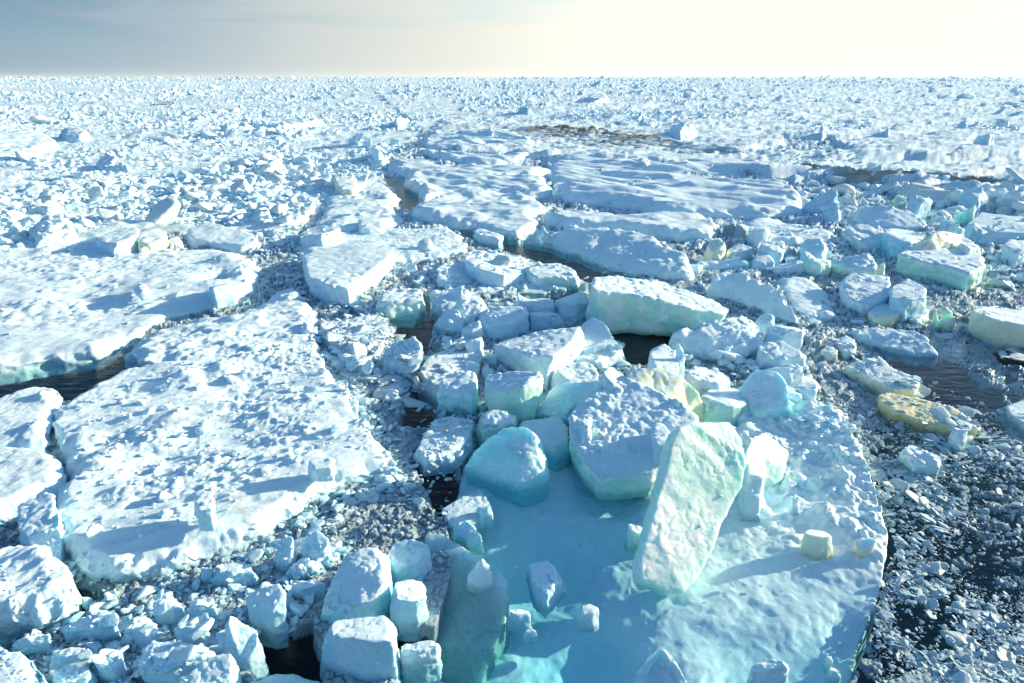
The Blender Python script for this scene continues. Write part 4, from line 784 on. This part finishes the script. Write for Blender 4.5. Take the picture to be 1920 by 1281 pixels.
# --- right side
piece('ice_block', BK, 'green', 'massive pale green slab with a layered snowy top and rounded front, at the right', 'the massive green slab', 0.85,
      [(1684, 478), (1705, 462), (1740, 448), (1790, 440), (1828, 452), (1842, 478), (1845, 505), (1825, 512), (1790, 503), (1750, 492), (1710, 486)], cuts=0, cap=True, bot=-.25, flare=.96)
for i, (mt, lab, land, pg, z) in enumerate([
    ('yellow', 'yellow-green ice block sitting on the massive green slab', 'the yellow-green rider', [(1705, 460, 1.1), (1735, 440, 1.5), (1765, 430, 1.6), (1800, 430, 1.5), (1808, 440, 1.3), (1790, 455, 1.1), (1740, 466, 1.0)], 1.3),
    ('green', 'pale rounded block at the right end of the yellow-green rider', 'the rounded end block', [(1795, 458), (1808, 450), (1830, 452), (1838, 464), (1815, 472)], 1.0),
    ('teal', 'broad pale turquoise block left of the yellow-green rider', 'the broad turquoise block', [(1656, 440), (1665, 425), (1700, 428), (1735, 435), (1730, 448), (1700, 458), (1670, 452)], .9),
    ('green', 'long low green-edged slab above the channel at the right', 'the long green-edged slab', [(1575, 435), (1600, 426), (1640, 430), (1662, 442), (1665, 456), (1630, 455), (1600, 446)], .6),
    ('green', 'mint-coloured block with a step in its top beside the channel', 'the stepped mint block', [(1562, 492, .5), (1580, 482, .6), (1620, 472, .9), (1648, 470, 1.0), (1652, 490, .7), (1640, 505, .6), (1600, 503, .5)], .7),
    ('yellow', 'thin pale plate standing upright at the right of the stepped mint block', 'the upright thin plate', [(1640, 492, .9), (1660, 485, 1.0), (1663, 500, .7), (1655, 515, .4), (1642, 510, .5)], .8),
    ('snow', 'rough snow-crusted block below the stepped mint block', 'the rough crusted block', [(1575, 530), (1600, 512), (1640, 510), (1668, 525), (1665, 550), (1630, 565), (1590, 550)], .65),
    ('block', 'blue block with a dark rounded face right of the rough crusted block', 'the dark-faced block', [(1664, 535), (1675, 520), (1705, 518), (1738, 540), (1738, 558), (1700, 566), (1670, 556)], .85),
    ('yellow', 'bright yellowish egg-shaped block in front of the dark-faced block', 'the yellowish egg', [(1628, 582), (1645, 566), (1665, 563), (1690, 578), (1692, 588), (1670, 596), (1640, 594)], .35),
    ('glass', 'low green translucent piece between two yellowish blocks', 'the low translucent piece', [(1700, 580), (1715, 572), (1742, 574), (1745, 590), (1725, 600), (1705, 595)], .3),
    ('yellow', 'tear-shaped yellowish block with a small lump at its foot', 'the tear-shaped block', [(1750, 585, .5), (1758, 567, .9), (1775, 572, .8), (1795, 592, .5), (1800, 606, .2), (1780, 610, .2), (1758, 600, .25)], .5),
    ('yellow', 'long yellow-green block cut by the right edge of the view', 'the long yellow-green block', [(1820, 590), (1838, 568), (1870, 565), (1920, 575), (1990, 590), (1990, 625), (1920, 620), (1870, 610)], .65),
    ('block', 'flat blue floe with a fluted top drifting in dark water', 'the fluted blue floe', [(1582, 616, .3), (1620, 612, .35), (1690, 618, .35), (1738, 625, .4), (1745, 645, .3), (1765, 665, .1), (1720, 665, .1), (1660, 650, .15), (1620, 632, .2)], .3),
    ('yellow', 'pale yellow boat-shaped floe in dark water, above the amber one', 'the pale yellow floe', [(1584, 684), (1610, 672), (1640, 670), (1690, 692), (1726, 714), (1715, 732), (1670, 728), (1620, 705)], .28),
    ('amber', 'amber boat-shaped floe with a ridge of snow along its front', 'the amber floe', [(1648, 738), (1665, 733), (1720, 742), (1780, 760), (1825, 785), (1842, 808), (1800, 805), (1740, 790), (1680, 770), (1650, 752)], .25),
    ('snow', 'small blue-white lump on the front end of the amber floe', 'the lump on the amber floe', [(1782, 802), (1795, 792), (1815, 795), (1818, 810), (1800, 816)], .4),
    ('snow', 'pale floe corner entering from the right edge beyond the dark open water', 'the right edge floe', [(1875, 745), (1900, 738), (1990, 750), (1990, 830), (1930, 800), (1895, 775)], .15),
    ('dark', 'dark wet hump of ice breaking the water at the right edge', 'the dark wet hump', [(1870, 660), (1900, 648), (1990, 650), (1990, 690), (1920, 680), (1880, 676)], .12),
    ('snow', 'low snowy strip floating under the long yellow-green block', 'the low snowy strip', [(1840, 622), (1860, 612), (1910, 622), (1930, 635), (1880, 640), (1850, 634)], .15),
    ('snow', 'grey-white lump floating left of the fluted blue floe', 'the grey-white floater', [(1566, 640), (1585, 631), (1605, 640), (1608, 655), (1585, 660)], .25),
    ('yellow', 'small cream piece below the grey-white floater', 'the small cream piece', [(1538, 655), (1552, 647), (1572, 656), (1572, 666), (1548, 668)], .2),
    ('snow', 'snow-capped lump in the right brash, biggest of its neighbourhood', 'the capped lump', [(1685, 845), (1705, 830), (1740, 838), (1770, 855), (1762, 872), (1720, 868)], .25),
    ('grey', 'brownish ice foot under water in the bottom right corner', 'the brownish ice foot', [(1640, 1290), (1720, 1262), (1800, 1245), (1880, 1238), (1960, 1242), (1960, 1400), (1640, 1400)], .06),
    ]):
    piece('ice_block', BK, mt, lab, land, z, pg, cuts=2 if z > .3 else 1, lump=.3 if mt in ('snow', 'block') else 0, rough=1 if mt not in ('yellow', 'amber') else .6, seed=800+i, flare=.97, cap=(mt == 'green'))
for i, (mt, lab, land, pg, z) in enumerate([
    ('block', 'upper plate of a tilted stack right of the wavy snow floes', 'the upper stack plate', [(1505, 385, .5), (1530, 368, 1.0), (1562, 352, 1.6), (1578, 360, 1.6), (1580, 378, 1.0), (1560, 385, .8), (1530, 395, .5)], 1),
    ('block', 'finned block standing on edge in front of the tilted stack', 'the finned block', [(1545, 385, 1.0), (1560, 372, 1.3), (1572, 380, 1.2), (1580, 405, .4), (1572, 420, .2), (1555, 410, .4), (1540, 402, .5)], .8),
    ('snow', 'long tilted floe with a ridged back, right of the tilted stack', 'the ridged-back floe', [(1602, 400, .5), (1610, 388, .9), (1650, 382, 1.1), (1710, 392, .9), (1760, 405, .7), (1758, 420, .4), (1700, 425, .3), (1640, 420, .3), (1605, 412, .3)], .6),
    ('mint', 'narrow upturned blade of pale ice at the end of the ridged-back floe', 'the upturned blade', [(1755, 408, .5), (1790, 392, 1.0), (1832, 380, 1.4), (1832, 390, 1.0), (1800, 408, .5), (1765, 416, .3)], .8),
    ('yellow', 'small tilted yellow-green plate behind the ridged-back floe', 'the yellow-green plate', [(1668, 375, .6), (1680, 362, 1.1), (1705, 360, 1.3), (1698, 375, .8), (1680, 382, .6)], .8),
    ('block', 'high rounded pale block in the rubble at the upper right', 'the high rounded block', [(1790, 365, .8), (1810, 350, 1.6), (1850, 345, 1.8), (1856, 362, 1.3), (1835, 378, .9), (1800, 380, .7)], 1.2),
    ('block', 'rounded block left of the high one at the upper right', 'the left rounded block', [(1705, 375), (1718, 362), (1740, 364), (1748, 376), (1725, 384)], 1.1),
    ('snow', 'wide snowy slab right of the ridged-back floe near the right edge', 'the wide snowy slab', [(1795, 410), (1830, 400), (1920, 410), (1990, 420), (1990, 440), (1900, 432), (1840, 430)], .8),
    ('block', 'pale rounded boulder at the right edge above the massive green slab', 'the pale edge boulder', [(1880, 458), (1895, 448), (1925, 450), (1940, 462), (1910, 470)], .9),
    ('block', 'three-cornered pale block just behind the yellow-green rider', 'the three-cornered block', [(1760, 420, .9), (1778, 405, 1.7), (1800, 415, 1.4), (1812, 430, .9), (1785, 436, .8)], 1.1),
    ('block', 'pair of blue slabs leaning together right of the yellow-green rider', 'the leaning pair', [(1808, 425, .8), (1825, 412, 1.3), (1840, 425, .9), (1860, 440, .5), (1830, 446, .4)], .8),
    ]):
    piece('ice_block', BK, mt, lab, land, z, pg, cuts=3, lump=.2, seed=900+i)
# --- far things one can tell apart
for i, (nm, mt, lab, land, pg, z) in enumerate([
    ('ice_block', 'snow', 'tall white pinnacle far off in the rubble field left of the wavy snow floes', 'the white pinnacle', [(740, 222, 1.6), (745, 218, 2.4), (752, 221, 2.0), (763, 224, 1.2), (752, 227, .9), (742, 226, .9)], 2),
    ('ice_slab', 'snow', 'long flat white slab lying far off in the left rubble field', 'the long far slab', [(468, 226), (510, 218), (580, 216), (595, 220), (590, 228), (530, 232), (475, 232)], 1.4),
    ('ice_block', 'dark', 'dark driftwood-like piece of dirty ice far off on the left', 'the dark far piece', [(284, 196), (300, 191), (322, 190), (324, 193), (310, 197), (290, 199)], .7),
    ('ice_block', 'snow', 'domed white block far off above the stained ridge in the centre right', 'the domed white block', [(1248, 244, 1.2), (1262, 234, 2.2), (1285, 228, 2.8), (1302, 238, 2.0), (1310, 247, 1.2), (1280, 250, 1.0)], 2),
    ('ice_block', 'block', 'big two-part blue block on the left mound near the left edge', 'the two-part blue block', [(112, 244, 1.2), (122, 238, 1.7), (155, 237, 1.8), (165, 246, 1.4), (160, 256, .9), (125, 258, .8)], 2),
    ('snow_mound', 'snow', 'brilliant white crumbly mound in the left rubble field', 'the brilliant mound', [(180, 300, .7), (195, 285, 1.5), (215, 290, 1.4), (240, 305, .9), (225, 315, .6), (190, 315, .5)], 1),
    ('snow_mound', 'block', 'long blue shadowed pressure mound at the left edge', 'the blue pressure mound', [(-150, 285, 1.0), (-40, 255, 1.8), (30, 240, 2.2), (70, 245, 2.0), (105, 262, 1.2), (60, 285, .6), (-60, 300, .6)], 1.5),
    ('snow_mound', 'snow', 'white rubble knoll above the left end of the smooth wide floe', 'the left knoll', [(50, 430, .7), (75, 405, 1.4), (110, 400, 1.5), (140, 425, .9), (125, 452, .4), (70, 460, .4)], 1),
    ('snow_mound', 'snow', 'second white knoll at the left edge, left of the other', 'the edge knoll', [(-120, 430, .6), (-40, 405, 1.1), (10, 400, 1.3), (42, 420, .9), (20, 440, .4), (-80, 450, .4)], 1),
    ('snow_mound', 'snow', 'pale crumbly heap in the rubble left of the wavy snow floes', 'the pale far heap', [(650, 262, .8), (665, 250, 1.8), (690, 248, 2.0), (700, 262, 1.2), (680, 268, .8)], 1.3),
    ('ice_block', 'snow', 'pointed white block by the small dark pool left of the wavy floes', 'the pointed far block', [(688, 290, .6), (700, 272, 2.2), (715, 280, 1.6), (722, 296, .6), (705, 300, .5)], 1.3),
    ('ice_block', 'snow', 'slender white block in front of the stained ridge at upper centre', 'the slender far block', [(908, 255, .6), (916, 236, 2.0), (926, 246, 1.6), (928, 260, .6), (915, 264, .5)], 1.3),
    ('snow_ball', 'snow', 'round snow boulder at the foot of the stained ridge', 'the round far boulder', [(1198, 302), (1204, 293), (1216, 293), (1220, 302), (1208, 307)], 1.0),
    ('ice_block', 'block', 'blue tabular block far off right of the centre', 'the far tabular block', [(1100, 182), (1112, 176), (1135, 176), (1140, 184), (1120, 188)], 2.0),
    ('ice_block', 'block', 'tilted blue cake of ice far off, left of the stained ridge', 'the tilted far cake', [(970, 206, 1.2), (985, 198, 2.4), (998, 202, 2.2), (995, 212, 1.2), (975, 214, 1.0)], 1.6),
    ('ice_block', 'snow', 'pale twin-peaked block near the upper right edge', 'the twin-peaked block', [(1825, 262, 1.2), (1840, 250, 2.4), (1860, 248, 2.6), (1865, 262, 1.4), (1845, 270, 1.0)], 1.8),
    ('ice_block', 'snow', 'small white peak on the far right snowfield', 'the small far peak', [(1655, 246, .8), (1664, 238, 2.0), (1674, 246, 1.2), (1668, 252, .8)], 1.4),
    ('ice_block', 'snow', 'snowy block behind the dark melt hollow at the right', 'the block behind the hollow', [(1530, 244, 1.0), (1540, 234, 2.0), (1556, 240, 1.6), (1560, 254, .8), (1540, 258, .7)], 1.4),
    ('stained_ridge', 'dirty', 'brown-stained pressure ridge crossing behind the wavy snow floes', 'the stained ridge', [(930, 252, .8), (980, 240, 1.5), (1060, 238, 1.7), (1130, 242, 1.7), (1200, 250, 1.5), (1260, 262, 1.3), (1330, 272, 1.3), (1390, 280, 1.3), (1400, 296, .5), (1330, 300, .4), (1240, 296, .4), (1130, 292, .4), (1030, 278, .5), (960, 268, .5)], 1),
    ('stained_ridge', 'dirty', 'grey-brown stained ice bank along the near side of the right snowfield', 'the grey-brown bank', [(1490, 308, .9), (1560, 312, 1.2), (1640, 318, 1.3), (1720, 318, 1.3), (1800, 325, 1.3), (1890, 335, 1.3), (1905, 350, .5), (1800, 352, .3), (1700, 345, .3), (1600, 342, .3), (1520, 330, .4)], 1),
    ]):
    piece(nm, {'snow_mound': 'snow mound', 'stained_ridge': 'ice ridge', 'snow_ball': 'snow lump'}.get(nm, BK), mt, lab, land, z, pg, cuts=2 if 'ridge' not in nm else 0, lump=.5, seed=1000+i, bot=-.2,
          wave=(.25, 4, 2, .1) if 'ridge' in nm else None)

# ------------------------------------------------------------------ loose chunks
allV = []; allF = []; off = 0
for V, Q in SOLIDS: allV.append(V); allF.append(Q+off); off += len(V)
BV = BVHTree.FromPolygons(np.concatenate(allV).tolist(), np.concatenate(allF).tolist())
del allV, allF
def ico(sub):
    bm = bmesh.new(); bmesh.ops.create_icosphere(bm, subdivisions=sub, radius=1.0)
    V = np.array([v.co[:] for v in bm.verts]); Fc = np.array([[v.index for v in f.verts] for f in bm.faces]); bm.free(); return V, Fc
ICO = {k: ico(k) for k in (1, 2, 3, 4)}
def chunk_shape(seed, lod, kind):
    """a lump cut by random planes (kind 0 angular, kind 1 rounded snow), crisp at the finest level"""
    rs = np.random.RandomState(seed); D, Fc = ICO[lod]
    n = 9 if kind == 0 else 14
    N = rs.normal(size=(n, 3)); N /= np.linalg.norm(N, axis=1, keepdims=True); N = np.vstack([N, [[0, 0, -1], [0, 0, 1]]])
    d = np.concatenate([rs.uniform(0.55, 0.95, n), [0.6, 0.62]])
    q = D@N.T; r = np.where(q > 0.05, d[None, :]/np.maximum(q, 0.05), 9.0)
    if kind == 0: r = np.minimum(r.min(1), 1.25)
    else: r = -np.log(np.exp(-r*6).sum(1))/6; r = np.clip(r, .3, 1.2)
    V = D*r[:, None]
    am = 0.05 if kind == 0 else 0.16
    V = V*(1+am*fbm3(D, 2.2, 3 if lod > 2 else 1, seed, 0.6))[:, None]
    if lod >= 3: V = V*(1+(0.02 if kind == 0 else 0.05)*fbm3(D, 8, 2, seed+9, 0.6))[:, None]
    return V, Fc
SH = {(lod, kind): [chunk_shape(100*kind+7*i+1, lod, kind) for i in range(12)] for lod in (1, 2, 3, 4) for kind in (0, 1)}
RS = np.random.RandomState(2024)
# zone: polygon in the photograph, count, size range in photo pixels (radius), exponent, squash, kind mix, material, phrase
Z_LEFT = [(-500, 146), (800, 146), (780, 240), (730, 290), (712, 330), (600, 390), (560, 440), (480, 430), (350, 425), (230, 430), (0, 495), (-500, 600)]
ZONES = [
 ('ice_rubble', [(-700, 145.6), (1050, 145.6), (1000, 165), (800, 165), (-700, 165)], 5200, (1.2, 3.2), 1.6, .75, .5, 'rubble', 'far rubble field'),
 ('ice_rubble', [(-600, 165), (900, 165), (800, 230), (790, 250), (-600, 250)], 6500, (1.8, 6.5), 2.0, .75, .55, 'rubble', 'left rubble field'),
 ('ice_rubble', [(-500, 245), (770, 245), (735, 290), (712, 330), (600, 390), (560, 440), (480, 425), (340, 425), (230, 425), (0, 490), (-500, 600)], 8200, (2.5, 13), 2.0, .8, .65, 'rubble', 'left rubble field'),
 ('ice_rubble', [(-300, 215), (250, 205), (330, 320), (200, 350), (-200, 380)], 170, (5, 24), 1.6, .8, .6, 'rubble', 'left rubble field'),
 ('ice_rubble', [(0, 380), (500, 330), (640, 350), (560, 430), (230, 420), (0, 470)], 150, (5, 20), 1.8, .8, .7, 'rubble', 'left rubble field'),
 ('ice_rubble', [(900, 160), (1350, 165), (1400, 235), (1250, 250), (1000, 238), (860, 250), (800, 225)], 2600, (1.6, 7.5), 1.9, .8, .35, 'rubble', 'rubble band behind the stained ridge'),
 ('ice_rubble', [(1050, 145.6), (2500, 145.6), (2500, 168), (1050, 168)], 4200, (1.2, 3.4), 1.6, .8, .4, 'rubble', 'far right snowfield'),
 ('ice_rubble', [(1340, 168), (2400, 168), (2400, 260), (1900, 262), (1450, 245)], 2600, (1.6, 10), 2.1, .7, .4, 'rubble', 'right snowfield'),
 ('ice_rubble', [(1400, 228), (1600, 225), (1700, 245), (1500, 262), (1400, 250)], 160, (2, 8), 1.8, .8, .4, 'rubble', 'blocks around the dark melt hollow'),
 ('ice_rubble', [(1500, 345), (1600, 340), (1900, 360), (2300, 380), (2300, 560), (1850, 545), (1850, 440), (1700, 420), (1560, 430), (1500, 400)], 900, (5, 24), 1.8, .7, .4, 'rubble', 'rubble slope at the upper right'),
 ('ice_rubble', [(1440, 300), (1560, 300), (1660, 335), (1500, 345), (1440, 325)], 120, (3, 9), 1.8, .7, .5, 'rubble', 'rubble right of the wavy snow floes'),
 ('brash_ice', [(470, 440), (570, 440), (570, 560), (590, 640), (740, 820), (760, 920), (620, 960), (700, 900), (600, 660), (560, 550), (480, 540)], 1100, (3, 10), 1.8, .6, .5, 'brash', 'narrow brash channel'),
 ('brash_ice', [(590, 560), (700, 560), (790, 690), (800, 760), (890, 800), (850, 1000), (780, 1000), (700, 1030), (560, 980), (740, 920), (740, 800), (660, 720), (600, 640)], 2000, (3, 19), 2.0, .65, .5, 'brash', 'brash channel left of the turquoise block'),
 ('brash_ice', [(-100, 1120), (200, 1120), (400, 1090), (560, 985), (700, 1000), (600, 1090), (560, 1180), (470, 1190), (420, 1250), (300, 1420), (-100, 1420)], 2400, (3.5, 24), 2.1, .55, .35, 'block', 'rubble below the big rubbly floe'),
 ('brash_ice', [(800, 470), (1000, 500), (1330, 500), (1330, 530), (1080, 560), (1100, 620), (1000, 700), (880, 720), (800, 620), (700, 560)], 520, (3, 13), 1.8, .7, .6, 'rubble', 'central pile'),
 ('brash_ice', [(1150, 640), (1420, 640), (1510, 650), (1530, 740), (1600, 850), (1650, 950), (1600, 930), (1490, 830), (1400, 790), (1250, 720), (1100, 700)], 420, (4, 17), 1.9, .75, .8, 'snow', 'crusted right rim of the shelf'),
 ('brash_ice', [(1300, 440), (1580, 440), (1560, 520), (1330, 500)], 150, (3, 11), 1.8, .7, .5, 'rubble', 'cluster at the right channel'),
 ('brash_ice', [(1560, 430), (1640, 460), (1700, 480), (1860, 560), (1900, 620), (1560, 690), (1520, 640), (1580, 600), (1560, 500)], 700, (1.8, 8), 2.2, .5, .5, 'brash', 'brash in the right channel'),
 ('brash_ice', [(1520, 640), (1700, 690), (1860, 760), (1960, 800), (2100, 1300), (1960, 1420), (1640, 1420), (1640, 1120), (1680, 1020), (1640, 900), (1560, 770)], 12000, (2.0, 15), 2.3, .5, .5, 'brash', 'brash at the lower right'),
 ('snow_crumbs', [(160, 760), (400, 690), (600, 660), (720, 850), (560, 930), (380, 1020), (200, 1060), (130, 950)], 420, (3, 17), 2.4, .7, .85, 'snow', 'top of the big rubbly floe'),
 ('snow_crumbs', [(0, 600), (250, 540), (440, 490), (470, 540), (330, 580), (0, 670)], 60, (2, 7), 2.4, .7, .85, 'snow', 'top of the smooth wide floe'),
 ('snow_crumbs', [(570, 440), (860, 430), (870, 475), (700, 480), (560, 480)], 90, (2, 6), 2.0, .7, .85, 'snow', 'top of the straight-edged floe'),
 ('brash_ice', [(840, 900), (1000, 940), (1180, 1000), (1400, 1000), (1560, 1050), (1600, 1300), (1000, 1330), (830, 1250), (960, 1100)], 170, (1.5, 8), 3.0, .6, .5, 'snow', 'open water over the sunken shelf'),
 ('brash_ice', [(90, 1040), (210, 1085), (400, 1060), (560, 965), (745, 880), (770, 900), (590, 985), (400, 1100), (200, 1125), (90, 1080)], 300, (3, 14), 2.2, .7, .7, 'block', 'foot of the big rubbly floe'),
 ('brash_ice', [(560, 610), (620, 640), (680, 760), (750, 850), (735, 870), (660, 770), (600, 680)], 160, (3, 11), 2.0, .7, .8, 'snow', 'right edge of the big rubbly floe'),
 ('brash_ice', [(600, 520), (700, 560), (880, 480), (980, 480), (880, 550), (740, 560)], 160, (2, 7), 1.8, .6, .5, 'brash', 'slush right of the slant-faced block'),
]
cands = []
for zi, (nm, pg, n, (r0, r1), ex, sq, km, mat, phrase) in enumerate(ZONES):
    xs = [p[0] for p in pg]; ys = [p[1] for p in pg]
    got = 0; X = []; Y = []
    while got < n:
        a = RS.uniform(min(xs), max(xs), n*3); b = RS.uniform(min(ys), max(ys), n*3); k = inpoly(a, b, pg)
        X.append(a[k]); Y.append(b[k]); got += k.sum()
    X = np.concatenate(X)[:n]; Y = np.concatenate(Y)[:n]
    u = RS.uniform(0, 1, n); r = r0*(1-u*(1-(r0/r1)**ex))**(-1/ex)
    dep = CAM_H/(SP+(Y-640.5)/F*CP)
    x = dep*(X-960)/F; y = dep*(CP-(Y-640.5)/F*SP)
    z = np.concatenate([sheet_h(x[i:i+20000], y[i:i+20000])[0] for i in range(0, n, 20000)])
    if 'rubble' in nm or 'brash' in nm:
        far_z = 'rubble' in nm
        k1 = fbm2(x/(18 if far_z else 1.4), y/(34 if far_z else 1.4), 4, 301+zi, .6)
        r = r*(0.62+0.95*smooth01(k1*1.5+.5)**2)
        kill = (k1 < ((0.06 if 'snowfield' in phrase else -0.10) if far_z else -0.22)) & (RS.rand(n) < (0.9 if far_z else .75)) & (r < r1*.5)
    else: kill = np.zeros(n, bool)
    rad = r*dep/F
    for i in range(n):
        if kill[i]: continue
        zz = max(z[i], -0.02); on = False
        if Y[i] > 225:
            hit = BV.ray_cast(Vector((x[i], y[i], 9)), Vector((0, 0, -1)))
            if hit[0] is not None and hit[0].z > zz:
                zz = hit[0].z; on = True
                if nm != 'snow_crumbs' and r[i] > 6 and zz > 0.45: continue
        if nm == 'snow_crumbs' and not on: continue
        if z[i] < -0.3 and not on and phrase[:4] != 'open' and RS.rand() < .8: continue
        cands.append((r[i], zi, x[i], y[i], zz, rad[i], X[i], Y[i], on))
cands.sort(key=lambda c: -c[0]*(1 if 0 < c[6] < 1920 and c[7] < 1290 else 0.01))
NIND = 170
LODM = []
bases = {}
used = {}
def orient(i, sq):
    M3 = np.array((Matrix.Rotation(RS.uniform(0, 6.283), 3, 'Z') @ Matrix.Rotation(RS.normal(0, .35), 3, 'X') @ Matrix.Rotation(RS.normal(0, .35), 3, 'Y')))
    return M3
def neighbour(px, py):
    b = min(HAND, key=lambda h: (h[1]-px)**2+((h[2]-py)*1.6)**2)
    dx = px-b[1]; dy = (py-b[2])*1.6
    w = ('right of' if dx > 0 else 'left of') if abs(dx) > abs(dy) else ('in front of' if dy > 0 else 'behind')
    return w, b[3]
merge = {}
seenlab = set()
for ci, (r, zi, x, y, zz, rad, PX, PY, on) in enumerate(cands):
    nm, pg, n, rr, ex, sq, km, mat, phrase = ZONES[zi]
    kind = 1 if RS.rand() < km else 0
    vi = RS.randint(12)
    sc = np.array([RS.uniform(.8, 1.3), RS.uniform(.7, 1.1), sq*RS.uniform(.75, 1.15)])*rad
    R3 = orient(0, sq)
    sink = 0.30 if kind else 0.25
    if mat == 'brash': sink = -0.05; sc[2] *= .75
    if ci < NIND:
        key = (kind, vi, mat)
        if key not in bases:
            Vb, Fb = SH[(4, kind)][vi]; bases[key] = mesh_from('ice_chunk', Vb, Fb, mat)
            first = link('snow_lump' if kind else 'ice_chunk', bases[key])
        else:
            first = used[key].copy(); COL.objects.link(first)
        used[key] = first
        first.matrix_world = Matrix.Translation((x, y, zz+sc[2]*sink)) @ Matrix(R3.tolist()).to_4x4() @ Matrix.Diagonal((*sc, 1))
        w, ln = neighbour(PX, PY)
        size = 'large' if r > 18 else ('mid-sized' if r > 11 else 'small')
        lab = f"{size} {'rounded snow lump' if kind else 'angular ice chunk'} {w} {ln}"
        if lab in seenlab:
            b2 = sorted(HAND, key=lambda h: (h[1]-PX)**2+((h[2]-PY)*1.6)**2)[1]
            lab = lab+', near '+b2[3]
        if lab in seenlab: lab = lab.replace('near', 'beside')
        if lab in seenlab: lab = lab.replace(size, size+(' tilted' if 'tilted' not in lab else ' smaller'), 1)
        seenlab.add(lab)
        words = lab.split()
        tag(first, ' '.join(words[:16]), 'snow lump' if kind else 'ice chunk', 'loose '+('snow lumps' if kind else 'ice chunks')+' in the '+phrase)
        continue
    lod = 3 if r > 8 else (2 if r > 3.2 else 1)
    Vb, Fb = SH[(lod, kind)][vi]
    V = (Vb*sc)@R3.T + np.array([x, y, zz+sc[2]*sink])
    m = merge.setdefault((nm, mat if nm != 'ice_rubble' else 'rubble'), [[], [], [], 0])
    m[0].append(V.astype(np.float32)); m[1].append(Fb+m[3]); m[2].append(np.full(len(V), RS.rand(), np.float32)); m[3] += len(V)
LB = {('ice_rubble', 'rubble'): ('ice_rubble', 'endless field of tumbled snow and ice rubble reaching the horizon', 'ice rubble'),
      ('brash_ice', 'brash'): ('brash_ice', 'small grey brash ice bits floating in the dark channels', 'brash ice'),
      ('brash_ice', 'block'): ('brash_ice', 'blue shaded ice rubble below the big rubbly floe', 'brash ice'),
      ('brash_ice', 'rubble'): ('brash_ice', 'white broken bits filling the central pile', 'brash ice'),
      ('brash_ice', 'snow'): ('brash_ice', 'white crumbs along the crusted right rim of the shelf', 'brash ice'),
      ('snow_crumbs', 'snow'): ('snow_crumbs', 'snow crumbs strewn over the floe tops', 'snow crumbs')}
for key, (Vs, Fs, Ts, _) in merge.items():
    nm, lab, cat = LB[key]
    o = link(nm, mesh_from(nm, np.concatenate(Vs), np.concatenate(Fs), key[1], smooth=False, tint=np.concatenate(Ts)))
    tag(o, lab, cat, kind='stuff')
# labels that repeat: those things share one group already; make sure the shared label stays true of all of them
print('pieces', len(HAND), 'objects', len(COL.objects), 'verts', sum(len(o.data.vertices) for o in COL.objects if o.type == 'MESH'))
